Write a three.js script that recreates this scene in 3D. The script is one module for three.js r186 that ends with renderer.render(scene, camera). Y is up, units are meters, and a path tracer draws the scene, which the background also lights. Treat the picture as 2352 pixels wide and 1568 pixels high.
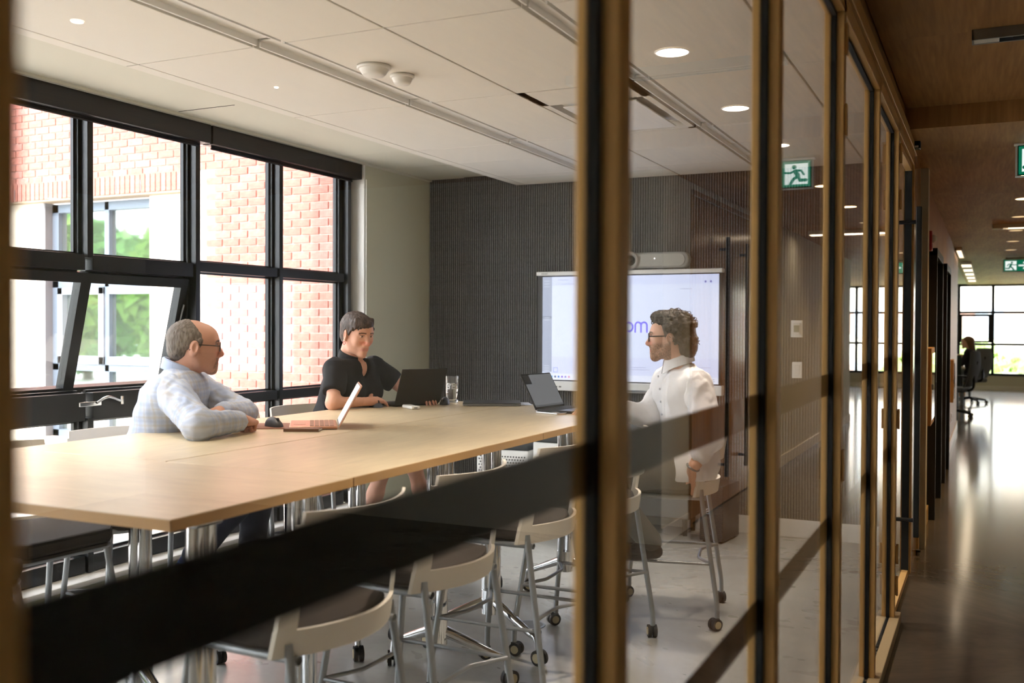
import * as THREE from 'three';
import { RoundedBoxGeometry } from 'three/addons/geometries/RoundedBoxGeometry.js';
import { mergeGeometries } from 'three/addons/utils/BufferGeometryUtils.js';
import { ImprovedNoise } from 'three/addons/math/ImprovedNoise.js';
import { FontLoader } from 'three/addons/loaders/FontLoader.js';
import { TextGeometry } from 'three/addons/geometries/TextGeometry.js';
import { RectAreaLightUniformsLib } from 'three/addons/lights/RectAreaLightUniformsLib.js';

// ---------------------------------------------------------------- camera, sky, exposure
const scene = new THREE.Scene();
const camera = new THREE.PerspectiveCamera(2 * Math.atan(784 / 2287) * 180 / Math.PI, 2352 / 1568, 0.05, 400);
camera.filmGauge = 36;
camera.rotation.order = 'YXZ';
camera.position.set(0, 1.5, 0);
camera.rotation.set(-0.85 * Math.PI / 180, 25.6 * Math.PI / 180, 0.25 * Math.PI / 180);
camera.focus = 5.2;
camera.userData.fStop = 2.7;
scene.add(camera);
scene.background = new THREE.Color(0.94, 0.98, 1.03);          // bright even overcast
scene.backgroundIntensity = 2.7;
RectAreaLightUniformsLib.init();
const renderer = new THREE.WebGLRenderer({ antialias: true });
renderer.toneMapping = THREE.LinearToneMapping;
renderer.toneMappingExposure = 4.1;
renderer.shadowMap.enabled = true;
// sun nearly along the window facade: lights the wing outside, cannot enter the room
const sun = new THREE.DirectionalLight(0xfff3e6, 1.6);
sun.position.set(-8 + 0.104 * 24, 16, -8 + 24); sun.target.position.set(-8, 0, -8); sun.castShadow = true;
sun.shadow.radius = 1; sun.shadow.mapSize.set(2048, 2048);
Object.assign(sun.shadow.camera, { left: -35, right: 35, top: 35, bottom: -35, near: 1, far: 90 });
scene.add(sun, sun.target);

// ---------------------------------------------------------------- helpers
let seed = 7; const rnd = (a = 0, b = 1) => { seed = (seed * 1664525 + 1013904223) >>> 0; return a + (b - a) * seed / 4294967296; };
const V = (x, y, z) => new THREE.Vector3(x, y, z), PI = Math.PI, D2R = PI / 180;
const perlin = new ImprovedNoise();
const noise = (x, y, z = 0) => perlin.noise(x, y, z);
const fbm = (x, y, z = 0, o = 4) => { let s = 0, a = 0.5; for (let i = 0; i < o; i++) { s += a * noise(x, y, z + i * 7.3); x *= 2; y *= 2; z *= 2; a *= 0.5; } return s; };
const names = {};
const numbered = (n) => { const k = names[n] = (names[n] ?? -1) + 1; return k ? `${n}_${String(k).padStart(3, '0')}` : n; };
const flat = (g) => { const o = g.index ? g.toNonIndexed() : g; for (const k of Object.keys(o.attributes)) if (!['position', 'normal', 'uv'].includes(k)) o.deleteAttribute(k); o.morphAttributes = {}; return o; };
const merge = (...gs) => { gs = gs.flat(9); return gs.length === 1 ? gs[0] : mergeGeometries(gs.map(flat), false); };
// uv in metres on the axis plane each face looks along
function metric(g) {
  g = flat(g); const p = g.attributes.position, uv = new Float32Array(p.count * 2), a = V(), b = V(), c = V();
  for (let i = 0; i < p.count; i += 3) {
    a.fromBufferAttribute(p, i); b.fromBufferAttribute(p, i + 1); c.fromBufferAttribute(p, i + 2);
    const n = b.clone().sub(a).cross(c.clone().sub(a)), ax = Math.abs(n.x), ay = Math.abs(n.y), az = Math.abs(n.z);
    [a, b, c].forEach((q, k) => { const [s, t] = ax >= ay && ax >= az ? [q.z, q.y] : ay >= az ? [q.x, q.z] : [q.x, q.y]; uv[(i + k) * 2] = s; uv[(i + k) * 2 + 1] = t; });
  }
  g.setAttribute('uv', new THREE.BufferAttribute(uv, 2)); return g;
}
const bx = (x0, x1, y0, y1, z0, z1, r = 0) => {
  const w = Math.abs(x1 - x0), h = Math.abs(y1 - y0), d = Math.abs(z1 - z0);
  const g = r > 0 ? new RoundedBoxGeometry(w, h, d, 2, Math.min(r, w / 2.01, h / 2.01, d / 2.01)) : new THREE.BoxGeometry(w, h, d);
  return g.translate((x0 + x1) / 2, (y0 + y1) / 2, (z0 + z1) / 2);
};
const cb = (w, h, d, r = 0) => bx(-w / 2, w / 2, -h / 2, h / 2, -d / 2, d / 2, r);
const cyl = (r0, r1, h, x, y, z, n = 20) => new THREE.CylinderGeometry(r1, r0, h, n).translate(x, y + h / 2, z);   // stands on y
function bar(a, b, r, n = 10, r2 = r) {
  const d = b.clone().sub(a), g = new THREE.CylinderGeometry(r2, r, d.length(), n);
  g.applyQuaternion(new THREE.Quaternion().setFromUnitVectors(V(0, 1, 0), d.clone().normalize()));
  return g.translate((a.x + b.x) / 2, (a.y + b.y) / 2, (a.z + b.z) / 2);
}
const tube = (pts, r, n = 8, seg = 0, tension = 0.5) => new THREE.TubeGeometry(new THREE.CatmullRomCurve3(pts, false, 'catmullrom', tension), seg || pts.length * 6, r, n);
const extr = (pts, depth, bevel = 0) => { const s = new THREE.Shape(pts.map(([x, y]) => new THREE.Vector2(x, y))); return new THREE.ExtrudeGeometry(s, { depth, bevelEnabled: bevel > 0, bevelSize: bevel, bevelThickness: bevel, bevelSegments: 2, curveSegments: 8 }); };
const lathe = (pts, n = 24) => new THREE.LatheGeometry(pts.map(([x, y]) => new THREE.Vector2(x, y)), n);
function mesh(name, geo, mat, parent = scene) {
  const m = new THREE.Mesh(Array.isArray(geo) ? merge(geo) : geo, mat); m.name = parent === scene ? numbered(name) : name;
  m.castShadow = m.receiveShadow = true; parent.add(m); return m;
}
function thing(name, label, category, [x, y, z] = [0, 0, 0], turn = 0, group) {
  const o = new THREE.Group(); o.name = numbered(name); scene.add(o); o.position.set(x, y, z); o.rotation.y = turn;
  o.userData = { label, category }; if (group) o.userData.group = group; return o;
}
function tag(o, label, category, group) { o.userData.label = label; o.userData.category = category; if (group) o.userData.group = group; return o; }
function struct(name, geo, mat, parent = scene) { const m = mesh(name, geo, mat, parent); if (parent === scene) m.userData.kind = 'structure'; return m; }
function sgroup(name) { const o = new THREE.Group(); o.name = name; o.userData.kind = 'structure'; scene.add(o); return o; }
function dup(root, [x, y, z], turn, label) {
  const r = root.clone(); r.name = numbered(root.name.replace(/_\d{3}$/, '')); r.userData = { ...root.userData }; scene.add(r); r.position.set(x, y, z); r.rotation.y = turn; if (label) r.userData.label = label; return r;
}
const S = (hex) => new THREE.Color(hex);
const mat = (color, rough = 0.6, extra = {}) => new THREE.MeshStandardMaterial({ color: typeof color === 'number' || typeof color === 'string' ? S(color) : color, roughness: rough, ...extra });
const phys = (color, rough, extra = {}) => new THREE.MeshPhysicalMaterial({ color: S(color), roughness: rough, ...extra });
function tex(w, h, fn, { srgb = true, repeat = [1, 1] } = {}) {
  const d = new Uint8Array(w * h * 4);
  for (let y = 0; y < h; y++) for (let x = 0; x < w; x++) { const c = fn(x / w, y / h), i = (y * w + x) * 4; d[i] = c[0]; d[i + 1] = c[1]; d[i + 2] = c[2]; d[i + 3] = c[3] ?? 255; }
  const t = new THREE.DataTexture(d, w, h); t.magFilter = THREE.LinearFilter; t.minFilter = THREE.LinearMipmapLinearFilter; t.generateMipmaps = true; t.wrapS = t.wrapT = THREE.RepeatWrapping;
  if (srgb) t.colorSpace = THREE.SRGBColorSpace; t.repeat.set(...repeat); t.needsUpdate = true; return t;
}
// noise that tiles over the unit square
const tn = (u, v, f, z = 0) => { const a = u * 2 * PI, b = v * 2 * PI, r = f / (2 * PI); return noise(Math.cos(a) * r + 11, Math.sin(a) * r + Math.cos(b) * r * 1.3 + 5, Math.sin(b) * r * 1.3 + z); };
const tfbm = (u, v, f, z = 0, o = 4) => { let s = 0, a = 0.5; for (let i = 0; i < o; i++) { s += a * tn(u, v, f, z + i * 3.1); f *= 2; a *= 0.5; } return s; };
const mixc = (a, b, t) => a.map((x, i) => x + (b[i] - x) * t), clamp = (x, a = 0, b = 1) => Math.min(b, Math.max(a, x)), sst = (a, b, x) => { const t = clamp((x - a) / (b - a)); return t * t * (3 - 2 * t); };
function canvasTex(w, h, draw) { const c = document.createElement('canvas'); c.width = w; c.height = h; draw(c.getContext('2d'), w, h); const t = new THREE.CanvasTexture(c); t.colorSpace = THREE.SRGBColorSpace; t.needsUpdate = true; return t; }

// ---------------------------------------------------------------- materials
const T = {};
const concrete = (base, tint, spread) => tex(1024, 1024, (u, v) => { const k = base + (tfbm(u, v, 6, 1, 5) * 22 + tfbm(u, v, 26, 4, 3) * 14 + tfbm(u, v, 3, 9, 3) * 18 + tfbm(u, v, 90, 2, 2) * 10) * spread; return tint.map((t) => k * t); }, { repeat: [0.28, 0.28] });
T.concrete = concrete(160, [1.0, 0.99, 0.95], 0.8);
T.concreteShaded = concrete(76, [1.06, 0.93, 0.76], 0.9);  // same concrete as the room, with the corridor's dimness put into its colour
T.concreteR = tex(512, 512, (u, v) => { const k = 78 + tfbm(u, v, 8, 2, 4) * 30 + tfbm(u, v, 40, 5, 2) * 20; return [0, clamp(k, 40, 150), 0]; }, { srgb: false, repeat: [0.28, 0.28] });
T.maple = tex(512, 1024, (u, v) => { const g = tfbm(u, v * 0.12, 70, 3, 3) * 20 + tfbm(u, v * 0.3, 9, 6, 3) * 18; return [216 + g, 197 + g, 162 + g * 0.9]; }, { repeat: [1.1, 0.8] });
T.oak = tex(512, 1024, (u, v) => { const g = tfbm(u, v * 0.1, 60, 3, 3) * 34 + tfbm(u, v * 0.25, 7, 8, 3) * 26; return [182 + g, 138 + g * 0.9, 84 + g * 0.7]; }, { repeat: [0.9, 0.45] });
T.felt = tex(256, 256, (u, v) => { const k = 108 + tfbm(u, v, 40, 2, 3) * 60 + tfbm(u, v, 90, 5, 2) * 60; return [k * 0.97, k * 0.98, k]; }, { repeat: [2.2, 2.2] });
T.brick = tex(256, 256, (u, v) => { const k = tfbm(u, v, 14, 2, 4) * 40; return [170 + k, 117 + k * 0.8, 108 + k * 0.7]; }, { repeat: [2, 2] });
T.fine = tex(256, 256, (u, v) => { const k = 128 + tfbm(u, v, 60, 1, 3) * 120; return [k, k, k]; }, { srgb: false, repeat: [6, 6] });
const M = {
  concrete: new THREE.MeshPhysicalMaterial({ map: T.concrete, roughness: 1, roughnessMap: T.concreteR, clearcoat: 0.4, clearcoatRoughness: 0.2 }),
  concreteShaded: new THREE.MeshPhysicalMaterial({ map: T.concreteShaded, roughness: 0.65, specularIntensity: 0.35, clearcoat: 0.85, clearcoatRoughness: 0.13 }),
  ceilingTile: mat(0xe8e3d8, 0.9, { bumpMap: T.fine, bumpScale: 0.0004 }),
  paint: mat(0xd8d5c4, 0.8), paintGreen: mat(0xcac9b0, 0.8), white: mat(0xeceae4, 0.55), whiteGloss: mat(0xf2f2ee, 0.3),
  felt: mat(0xffffff, 0.95, { map: T.felt }), feltDark: mat(0x1f2021, 0.95),
  black: mat(0x0d0e10, 0.45), blackAlu: mat(0x14171a, 0.32, { metalness: 0.35 }), gasket: mat(0x050505, 0.7),
  champagne: mat(0xe6ba74, 0.45, { metalness: 0.2 }),
  oak: mat(0xffffff, 0.55, { map: T.oak }), oakGloss: mat(0xffffff, 0.16, { map: T.oak }), oakCeil: mat(0xffffff, 0.6, { map: T.oak }),
  maple: new THREE.MeshPhysicalMaterial({ color: 0xffffff, map: T.maple, roughness: 0.42, clearcoat: 0.35, clearcoatRoughness: 0.3 }), mapleEdge: mat(0xc79c63, 0.5),
  chrome: mat(0xd8dadc, 0.1, { metalness: 1 }), steel: mat(0x8e9296, 0.35, { metalness: 0.85 }), greyTube: mat(0x9ca0a2, 0.4, { metalness: 0.6 }),
  shell: mat(0xe8e1d2, 0.5), seat: mat(0x3a332d, 0.9), rubber: mat(0x0c0c0d, 0.6), grey: mat(0x7d8084, 0.5),
  glass: new THREE.MeshPhysicalMaterial({ color: 0xffffff, roughness: 0, transmission: 1, thickness: 0, ior: 1.52 }),
  glassGreen: new THREE.MeshPhysicalMaterial({ color: 0xdfeee6, roughness: 0, transmission: 1, thickness: 0, ior: 1.52 }),
  film: new THREE.MeshPhysicalMaterial({ color: 0x0a0705, roughness: 0.6, specularIntensity: 0.3, transparent: true, opacity: 0.97 }),
  brick: mat(0xffffff, 0.9, { map: T.brick }), brickB: mat(0xf6ebe6, 0.9, { map: T.brick }), brickC: mat(0xfff4ee, 0.9, { map: T.brick }), mortar: mat(0xe4dcd2, 0.95),
  brickRed: mat(0xe8aaa0, 0.9, { map: T.brick }),
  stucco: mat(0xe9e2d2, 0.95), paver: mat(0xcfccc4, 0.9),
  mirrorGlass: mat(0xb8c4c0, 0.03, { metalness: 0.92 }),
};
M.film.depthWrite = false;
// ================================================================ ROOM SHELL
const GX = -0.445;                       // glass plane of the partition
const ZW = -7.3, XL = -4.27, XF = -4.39; // screen wall, window wall, window frame plane
const ZN = 1.6;                          // near end of room and corridor
struct('floor', metric(bx(XL - 0.35, GX, -0.3, 0, -7.46, ZN + 1.2)), M.concrete);
struct('floor_corridor', [metric(bx(GX, 6, -0.3, 0, -28.2, ZN + 1.2)), metric(bx(-6.2, GX, -0.3, 0, -28.2, -7.46))], M.concreteShaded);  // shaded copy of the room concrete: the dim light is in the colour
// ---- screen wall: backing, fluted felt, plain gypsum behind
{
  const w = sgroup('wall_far');
  mesh('gypsum', metric(bx(XL - 0.2, -0.38, 0, 2.95, ZW - 0.16, ZW)), M.paint, w);
  mesh('felt_backing', bx(XL, -0.5, 0.13, 2.74, ZW, ZW + 0.006), M.feltDark, w);
  const g = []; const p = 0.0196;
  for (let x = XL + 0.006; x < -0.51; x += p) { const s = [[p * 0.1, 0], [p * 0.52, 0], [p * 0.62, 0.011], [0, 0.011]]; g.push(extr(s, 2.6).rotateX(-PI / 2).translate(x, 0.13, ZW + 0.0165 )); }
  const ribs = mesh('acoustic_ribs', metric(merge(g).translate(0, 0, 0)), M.felt, w); ribs.userData.kind = 'stuff';
  // the extrusion grows towards -z after the turn; set it proud of the backing
  ribs.position.z = 0;
}
struct('baseboard_far', bx(XL, -0.5, 0, 0.13, ZW, ZW + 0.018, 0.004), M.white);
// ---- window wall
struct('wall_left', [
  bx(XL - 0.22, XL, 0, 2.95, ZW, -6.31), bx(XL - 0.22, XL, 0, 0.14, -6.31, ZN + 1), bx(XL - 0.22, XL, 2.72, 2.95, -6.31, ZN + 1), bx(XL - 0.22, XL, 0.14, 2.72, 0.6, ZN + 1)].map(metric), M.paintGreen);
struct('trim_1', bx(XL - 0.12, XL + 0.035, 0.135, 0.165, -6.31, 0.6, 0.006), M.white);   // window stool
struct('trim_2', bx(XL - 0.12, XL + 0.001, 0.165, 2.72, -6.325, -6.305), M.white);        // white reveal
struct('wall_near', metric(bx(XL - 0.22, 6, 0, 2.95, ZN, ZN + 0.2)), M.paint);
// ---- curtain wall: one unit of mullions, transoms and panes per bay
{
  const fr = sgroup('window_1'), d0 = XF - 0.075, d1 = XF + 0.045;
  const mz = [-6.235, -5.435, -4.645, -3.84, -3.05, -2.26, -1.47, -0.68, 0.11, 0.58];
  const y0 = 0.17, y1 = 2.72;
  for (let i = 0; i < mz.length; i++) {
    const z = mz[i], wide = i === 0 ? [-0.07, 0.065] : [-0.038, 0.038];
    const low = (i === 3 || i === 4);           // the pair of bays with the vent: mullion stops at the transoms
    const seg = i === 3 ? [[y0, 1.0], [1.86, y1]] : [[y0, y1]];
    for (const [a, b] of seg) {
      mesh('mullion', [bx(d0 + 0.01, d1 - 0.05, a, b, z + wide[0], z + wide[1], 0.003), bx(d1 - 0.052, d1, a, b, z - 0.019, z + 0.019, 0.003), bx(d0 + 0.03, d0 + 0.05, a, b, z + wide[0] - 0.014, z + wide[1] + 0.014)], M.blackAlu, fr);
    }
  }
  for (let i = 0; i < mz.length - 1; i++) {
    const a = mz[i] + (i ? 0.036 : 0.062), b = mz[i + 1] - 0.036, vent = i === 2 || i === 3, fat = i >= 2 && i <= 3;
    const rail = (y, h) => mesh('transom', [bx(d0 + 0.01, d1 - 0.012, y - h / 2, y + h / 2, a - 0.01, b + 0.01, 0.004), bx(d0 + 0.03, d0 + 0.05, y - h / 2 - 0.012, y + h / 2 + 0.012, a - 0.01, b + 0.01)], M.blackAlu, fr);
    const pane = (lo, hi) => mesh('pane', bx(XF - 0.028, XF - 0.02, lo, hi, a, b), M.glass, fr);
    rail(0.215, 0.09); rail(2.69, 0.07);
    if (vent) { rail(1.835, 0.085); rail(1.06, 0.15); pane(1.875, 2.66); pane(0.255, 0.99); }
    else { rail(1.86, 0.062); rail(1.03, 0.062); pane(1.888, 2.66); pane(1.058, 1.832); pane(0.255, 1.002); }
  }
}
// ---- awning vent, hung at the head and pushed out at the foot
{
  const o = thing('awning_window', 'black framed awning window pushed open at the foot behind the man in plaid', 'window', [XF - 0.005, 1.785, 0]);
  const z0 = -4.59, z1 = -3.10, h = 0.70, zm = -3.84, g = new THREE.Group(); g.name = 'sash'; o.add(g); g.rotation.z = -13.5 * D2R;
  mesh('sash_frame', [bx(-0.03, 0.03, -0.055, 0, z0, z1, 0.003), bx(-0.03, 0.03, -h, -h + 0.06, z0, z1, 0.003), bx(-0.03, 0.03, -h, 0, z0, z0 + 0.052, 0.003), bx(-0.03, 0.03, -h, 0, z1 - 0.052, z1, 0.003), bx(-0.03, 0.03, -h, 0, zm - 0.034, zm + 0.034, 0.003)], M.blackAlu, g);
  mesh('pane', bx(-0.004, 0.004, -h + 0.06, -0.055, z0 + 0.052, zm - 0.034), M.glass, g); mesh('pane', bx(-0.004, 0.004, -h + 0.06, -0.055, zm + 0.034, z1 - 0.052), M.glass, g);
  for (const z of [z0 + 0.012, z1 - 0.012]) mesh('stay_arm', bar(V(0, -0.16, z), V(-0.12, -0.5, z), 0.007), M.steel, o);
}
{ // crank handle on the vent's bottom rail
  const o = thing('window_handle', 'polished metal folding crank handle on black window rail', 'handle', [XF + 0.035, 1.075, -3.9]);
  mesh('escutcheon', cb(0.02, 0.028, 0.15, 0.006).translate(0, 0, 0.06), M.chrome, o);
  mesh('lever', tube([V(0.01, 0.005, 0.02), V(0.03, 0.03, -0.02), V(0.03, 0.03, -0.06), V(0.028, 0.005, -0.13)], 0.008), M.chrome, o);
  mesh('grip', cyl(0.011, 0.011, 0.045, 0.028, -0.012, -0.135).rotateX(0), M.chrome, o);
}
// ---- blind cassettes
for (const [z0, z1, lab] of [[-6.3, -4.70, 'black blind cassette above the two far window bays'], [-4.685, 0.5, 'long black blind cassette above the open awning window']]) {
  const o = thing('blind_cassette', lab, 'blind', [0, 0, 0], 0, 'blind cassettes over the windows');
  mesh('fascia', bx(XL - 0.095, XL - 0.008, 2.605, 2.718, z0, z1, 0.004), M.black, o);
  mesh('hem_bar', bar(V(XL - 0.06, 2.587, z0 + 0.06), V(XL - 0.06, 2.587, z1 - 0.04), 0.007), M.black, o);
  mesh('fabric', bx(XL - 0.062, XL - 0.059, 2.587, 2.61, z0 + 0.06, z1 - 0.04), M.black, o);
}
{ const o = thing('blind_chain', 'thin beaded blind chain hanging beside the window reveal', 'chain'); const z = -6.285;
  mesh('chain_loop', [bar(V(XL + 0.02, 1.0, z), V(XL + 0.02, 2.6, z), 0.003, 6), bar(V(XL + 0.04, 1.0, z), V(XL + 0.04, 2.6, z), 0.003, 6), tube([V(XL + 0.02, 1.0, z), V(XL + 0.03, 0.985, z), V(XL + 0.04, 1.0, z)], 0.003, 6)], M.white, o); }
// ---- ceiling: perimeter soffit and dropped cloud of separate panels
struct('ceiling', [metric(bx(XL - 0.2, -0.5, 2.73, 2.95, ZW, ZN)), bx(XL, XL + 0.03, 2.715, 2.735, -7.28, ZN)], M.paint);
{
  const c = sgroup('trim_3'), y0 = 2.64, y1 = 2.715, zs = [1.5, 0.33, -0.86, -2.05, -3.24, -4.42, -5.60, -6.78, -7.275];
  const strips = [[-3.45, -3.375], [-3.37, -2.735], [-2.565, -2.105], [-2.095, -1.52], [-1.405, -0.785], [-0.775, -0.52]];
  for (let i = 0; i < zs.length - 1; i++) for (const [a, b] of strips) {
    if (a === -2.095 && i === 5) continue;   // the diffuser takes this place
    mesh('ceiling_panel', metric(bx(a, b, y0, y1, zs[i] - 0.004, zs[i + 1] + 0.004, 0.0025)), M.ceilingTile, c);
  }
  for (const [a, b] of [[-2.735, -2.565], [-1.52, -1.405]]) {
    mesh('slot_back', bx(a + 0.004, b - 0.004, 2.695, 2.71, -7.26, 1.5), M.paint, c);
    for (let i = 0; i < zs.length - 1; i++) mesh('slot_blade', [bx(a + 0.02, a + 0.028, 2.642, 2.69, zs[i] - 0.012, zs[i + 1] + 0.012), bx(b - 0.028, b - 0.02, 2.642, 2.69, zs[i] - 0.012, zs[i + 1] + 0.012), bx(a + 0.028, b - 0.028, 2.668, 2.674, zs[i] - 0.012, zs[i + 1] + 0.012)], M.white, c);
  }
}
struct('trim_4', [bx(XL + 0.35, -3.5, 2.724, 2.7305, -7.26, -7.255), bx(XL + 0.05, XL + 0.46, 2.7285, 2.7305, -4.358, -4.352)], M.gasket); // shadow joints in the soffit
{ const o = thing('ceiling_diffuser', 'square white ceiling air diffuser set into the panels', 'vent', [-1.8075, 2.64, -5.01]);
  const h = 0.287, hz = 0.58; mesh('rim', [bx(-h, h, 0, 0.03, -hz, -hz + 0.03), bx(-h, h, 0, 0.03, hz - 0.3, hz), bx(-h, -h + 0.03, 0, 0.03, -hz, hz), bx(h - 0.03, h, 0, 0.03, -hz, hz)], M.ceilingTile, o);
  mesh('throat', [bx(-h, h, 0.04, 0.05, -hz, hz), bx(-h + 0.03, -h + 0.036, 0, 0.07, -hz, hz), bx(h - 0.036, h - 0.03, 0, 0.07, -hz, hz), bx(-h, h, 0, 0.07, -hz + 0.03, -hz + 0.036)], M.white, o);
  mesh('face_plate', bx(-0.2, 0.2, -0.004, 0.004, -0.49, 0.22, 0.004), M.white, o);
  for (const [x, z] of [[-0.1, -0.3], [0.1, -0.3], [-0.1, 0.05], [0.1, 0.05]]) mesh('hanger', bar(V(x, 0.003, z), V(x, 0.041, z), 0.004, 6), M.grey, o); }
for (const [x, z, r, lab] of [[-2.445, -3.69, 0.075, 'larger round white ceiling detector'], [-2.415, -3.875, 0.055, 'smaller round white ceiling detector beside the larger one']]) {
  const o = thing('smoke_detector', lab, 'detector', [x, 2.64, z], 0, 'ceiling detectors');
  mesh('base', lathe([[0.001, 0], [r, 0], [r, -0.01], [r * 0.97, -0.016], [r * 0.001, -0.016]].reverse()), M.white, o);
  mesh('dome', lathe([[0.0005, -0.045], [r * 0.6, -0.044], [r * 0.72, -0.034], [r * 0.86, -0.016]]), M.white, o);
}
function downlight(name, label, x, y, z, r, power, group, col = 0xffeedb, glow = 4, cone = 0.66) {
  const o = thing(name, label, 'light', [x, y, z], 0, group);
  mesh('trim_ring', lathe([[r * 0.97, 0.004], [r * 0.97, -0.003], [r * 1.08, -0.003], [r * 1.1, 0.0]], 32), M.white, o);
  const d = mesh('lamp_diffuser', cyl(r * 0.97, r * 0.97, 0.004, 0, -0.0015, 0, 32), mat(0xfff2dd, 0.6, { emissive: S(col), emissiveIntensity: glow }), o);
  if (power > 0) { const l = new THREE.SpotLight(col, power, 0, cone, 1, 2); l.position.set(0, -0.012, 0); l.target.position.set(0, -2, 0); l.castShadow = true; l.shadow.radius = 3; o.add(l, l.target); }
  return o;
}
const dl = [[-1.195, -2.86], [-1.195, -4.02], [-1.198, -5.18], [-1.198, -6.34]];
['closest round ceiling downlight of the meeting room, above the frame', 'large round lit downlight over the man in the white shirt', 'smaller round lit downlight nearer the fluted wall', 'round downlight over the switches by the fluted wall'].forEach((l, i) => downlight('downlight', l, dl[i][0], 2.639, dl[i][1], 0.068, 3.8, 'round downlights in the meeting room'));
[[-3.1, -2.68, 'tiny bright spot light in the ceiling near the blind'], [-3.085, -3.82, 'tiny spot light in the ceiling above the plaid shirt']].forEach(([x, z, l], i) => downlight('pin_spot', l, x, 2.639, z, i ? 0.010 : 0.022, 1.2, 'pin spots in the ceiling'));

// ================================================================ GLASS PARTITION
{
  const zn = [-0.281, -1.167, -2.19, -3.235, -4.34, -5.30, -6.43];     // near face of each post
  const fx0 = GX - 0.027, fx1 = GX + 0.032, yb = 0.045, yt = 2.48, w = 0.045;
  const part = sgroup('wall_right');
  const post = (z) => mesh('post', [bx(fx0, GX - 0.006, 0.02, 2.56, z - w, z, 0.003), bx(GX + 0.006, fx1, 0.02, 2.56, z - w, z, 0.003), bx(GX - 0.012, GX + 0.012, 0.02, 2.56, z - w + 0.012, z - 0.012)], M.champagne, part);
  zn.forEach(post); post(1.2);
  const ends = [1.14, ...zn.map((z) => z - w)], near = zn;
  for (let i = 0; i < near.length; i++) {
    const z0 = near[i], z1 = i === 0 ? 1.14 : zn[i - 1] - w;
    if (i === 6) continue;           // the door fills this bay
    mesh('pane', bx(GX - 0.0015, GX + 0.0015, yb, yt, z0 - 0.004, z1 + 0.004), M.glass, part);
    mesh('gasket', [bx(GX - 0.009, GX + 0.009, yb, yt, z0 - 0.001, z0 + 0.012), bx(GX - 0.009, GX + 0.009, yb, yt, z1 - 0.008, z1), bx(GX - 0.009, GX + 0.009, yt - 0.012, yt, z0, z1), bx(GX - 0.009, GX + 0.009, yb, yb + 0.01, z0, z1)], M.gasket, part);
    for (const [a, b] of [[1.292, 1.358], [0.842, 0.912]]) mesh('film_band', bx(GX - 0.0035, GX - 0.0022, a, b, z0 + 0.012, z1 - 0.008), M.film, part);
  }
  mesh('head_rail', [bx(fx0, fx1, yt, 2.54, -6.49, 1.2, 0.004), bx(fx0 - 0.01, fx1 + 0.012, 2.54, 2.60, -6.5, 1.2, 0.004)], M.champagne, part);
  mesh('sill_rail', [bx(fx0, fx1, 0.015, yb, -5.36, 1.2, 0.003)], M.champagne, part);
  mesh('header', metric(bx(GX - 0.07, GX + 0.02, 2.60, 2.95, -6.5, ZN)), M.oak, part);
  // hinges of the side lights and the door
  for (const y of [0.16, 0.32, 1.0, 2.1, 2.33]) mesh('hinge', [bx(fx1, fx1 + 0.007, y, y + 0.09, -5.36, -5.33, 0.003), bar(V(fx1 + 0.007, y - 0.005, -5.345), V(fx1 + 0.007, y + 0.095, -5.345), 0.006)], M.champagne, part);
  for (const [y, z] of [[2.1, -3.26], [2.35, -3.26], [1.02, -3.26]]) mesh('hinge', bx(fx1, fx1 + 0.007, y, y + 0.1, z - 0.02, z + 0.01, 0.003), M.champagne, part);
}
struct('baseboard_right', [bx(GX - 0.03, GX + 0.055, 0, 0.055, -5.42, ZN, 0.004)], mat(0xb8a27c, 0.5));
{ // glass door
  const d = sgroup('door_1'), z0 = -6.425, z1 = -5.365;
  mesh('leaf', bx(GX - 0.002, GX + 0.002, 0.02, 2.47, z0, z1), M.glass, d);
  mesh('stile', [bx(GX - 0.02, GX + 0.02, 0.012, 2.475, z1 - 0.03, z1, 0.003), bx(GX - 0.02, GX + 0.02, 0.012, 2.475, z0, z0 + 0.022, 0.003), bx(GX - 0.02, GX + 0.02, 0.012, 0.05, z0, z1, 0.003), bx(GX - 0.02, GX + 0.02, 2.44, 2.475, z0, z1, 0.003)], M.champagne, d);
  mesh('gasket', [bx(GX - 0.022, GX + 0.022, 0.05, 2.44, z0 + 0.022, z0 + 0.032), bx(GX - 0.022, GX + 0.022, 0.05, 2.44, z1 - 0.04, z1 - 0.03)], M.gasket, d);
  for (const [a, b] of [[1.292, 1.358]]) mesh('film_band', bx(GX - 0.0045, GX - 0.0028, a, b, z0 + 0.034, z1 - 0.04), M.film, d);
  for (const s of [-1, 1]) mesh('pull_handle', [bx(GX + s * 0.065 - 0.016, GX + s * 0.065 + 0.016, 0.26, 2.22, z0 + 0.05, z0 + 0.085, 0.004), bar(V(GX, 0.36, z0 + 0.068), V(GX + s * 0.065, 0.36, z0 + 0.068), 0.012), bar(V(GX, 2.13, z0 + 0.068), V(GX + s * 0.065, 2.13, z0 + 0.068), 0.012)], M.black, d);
}
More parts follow.
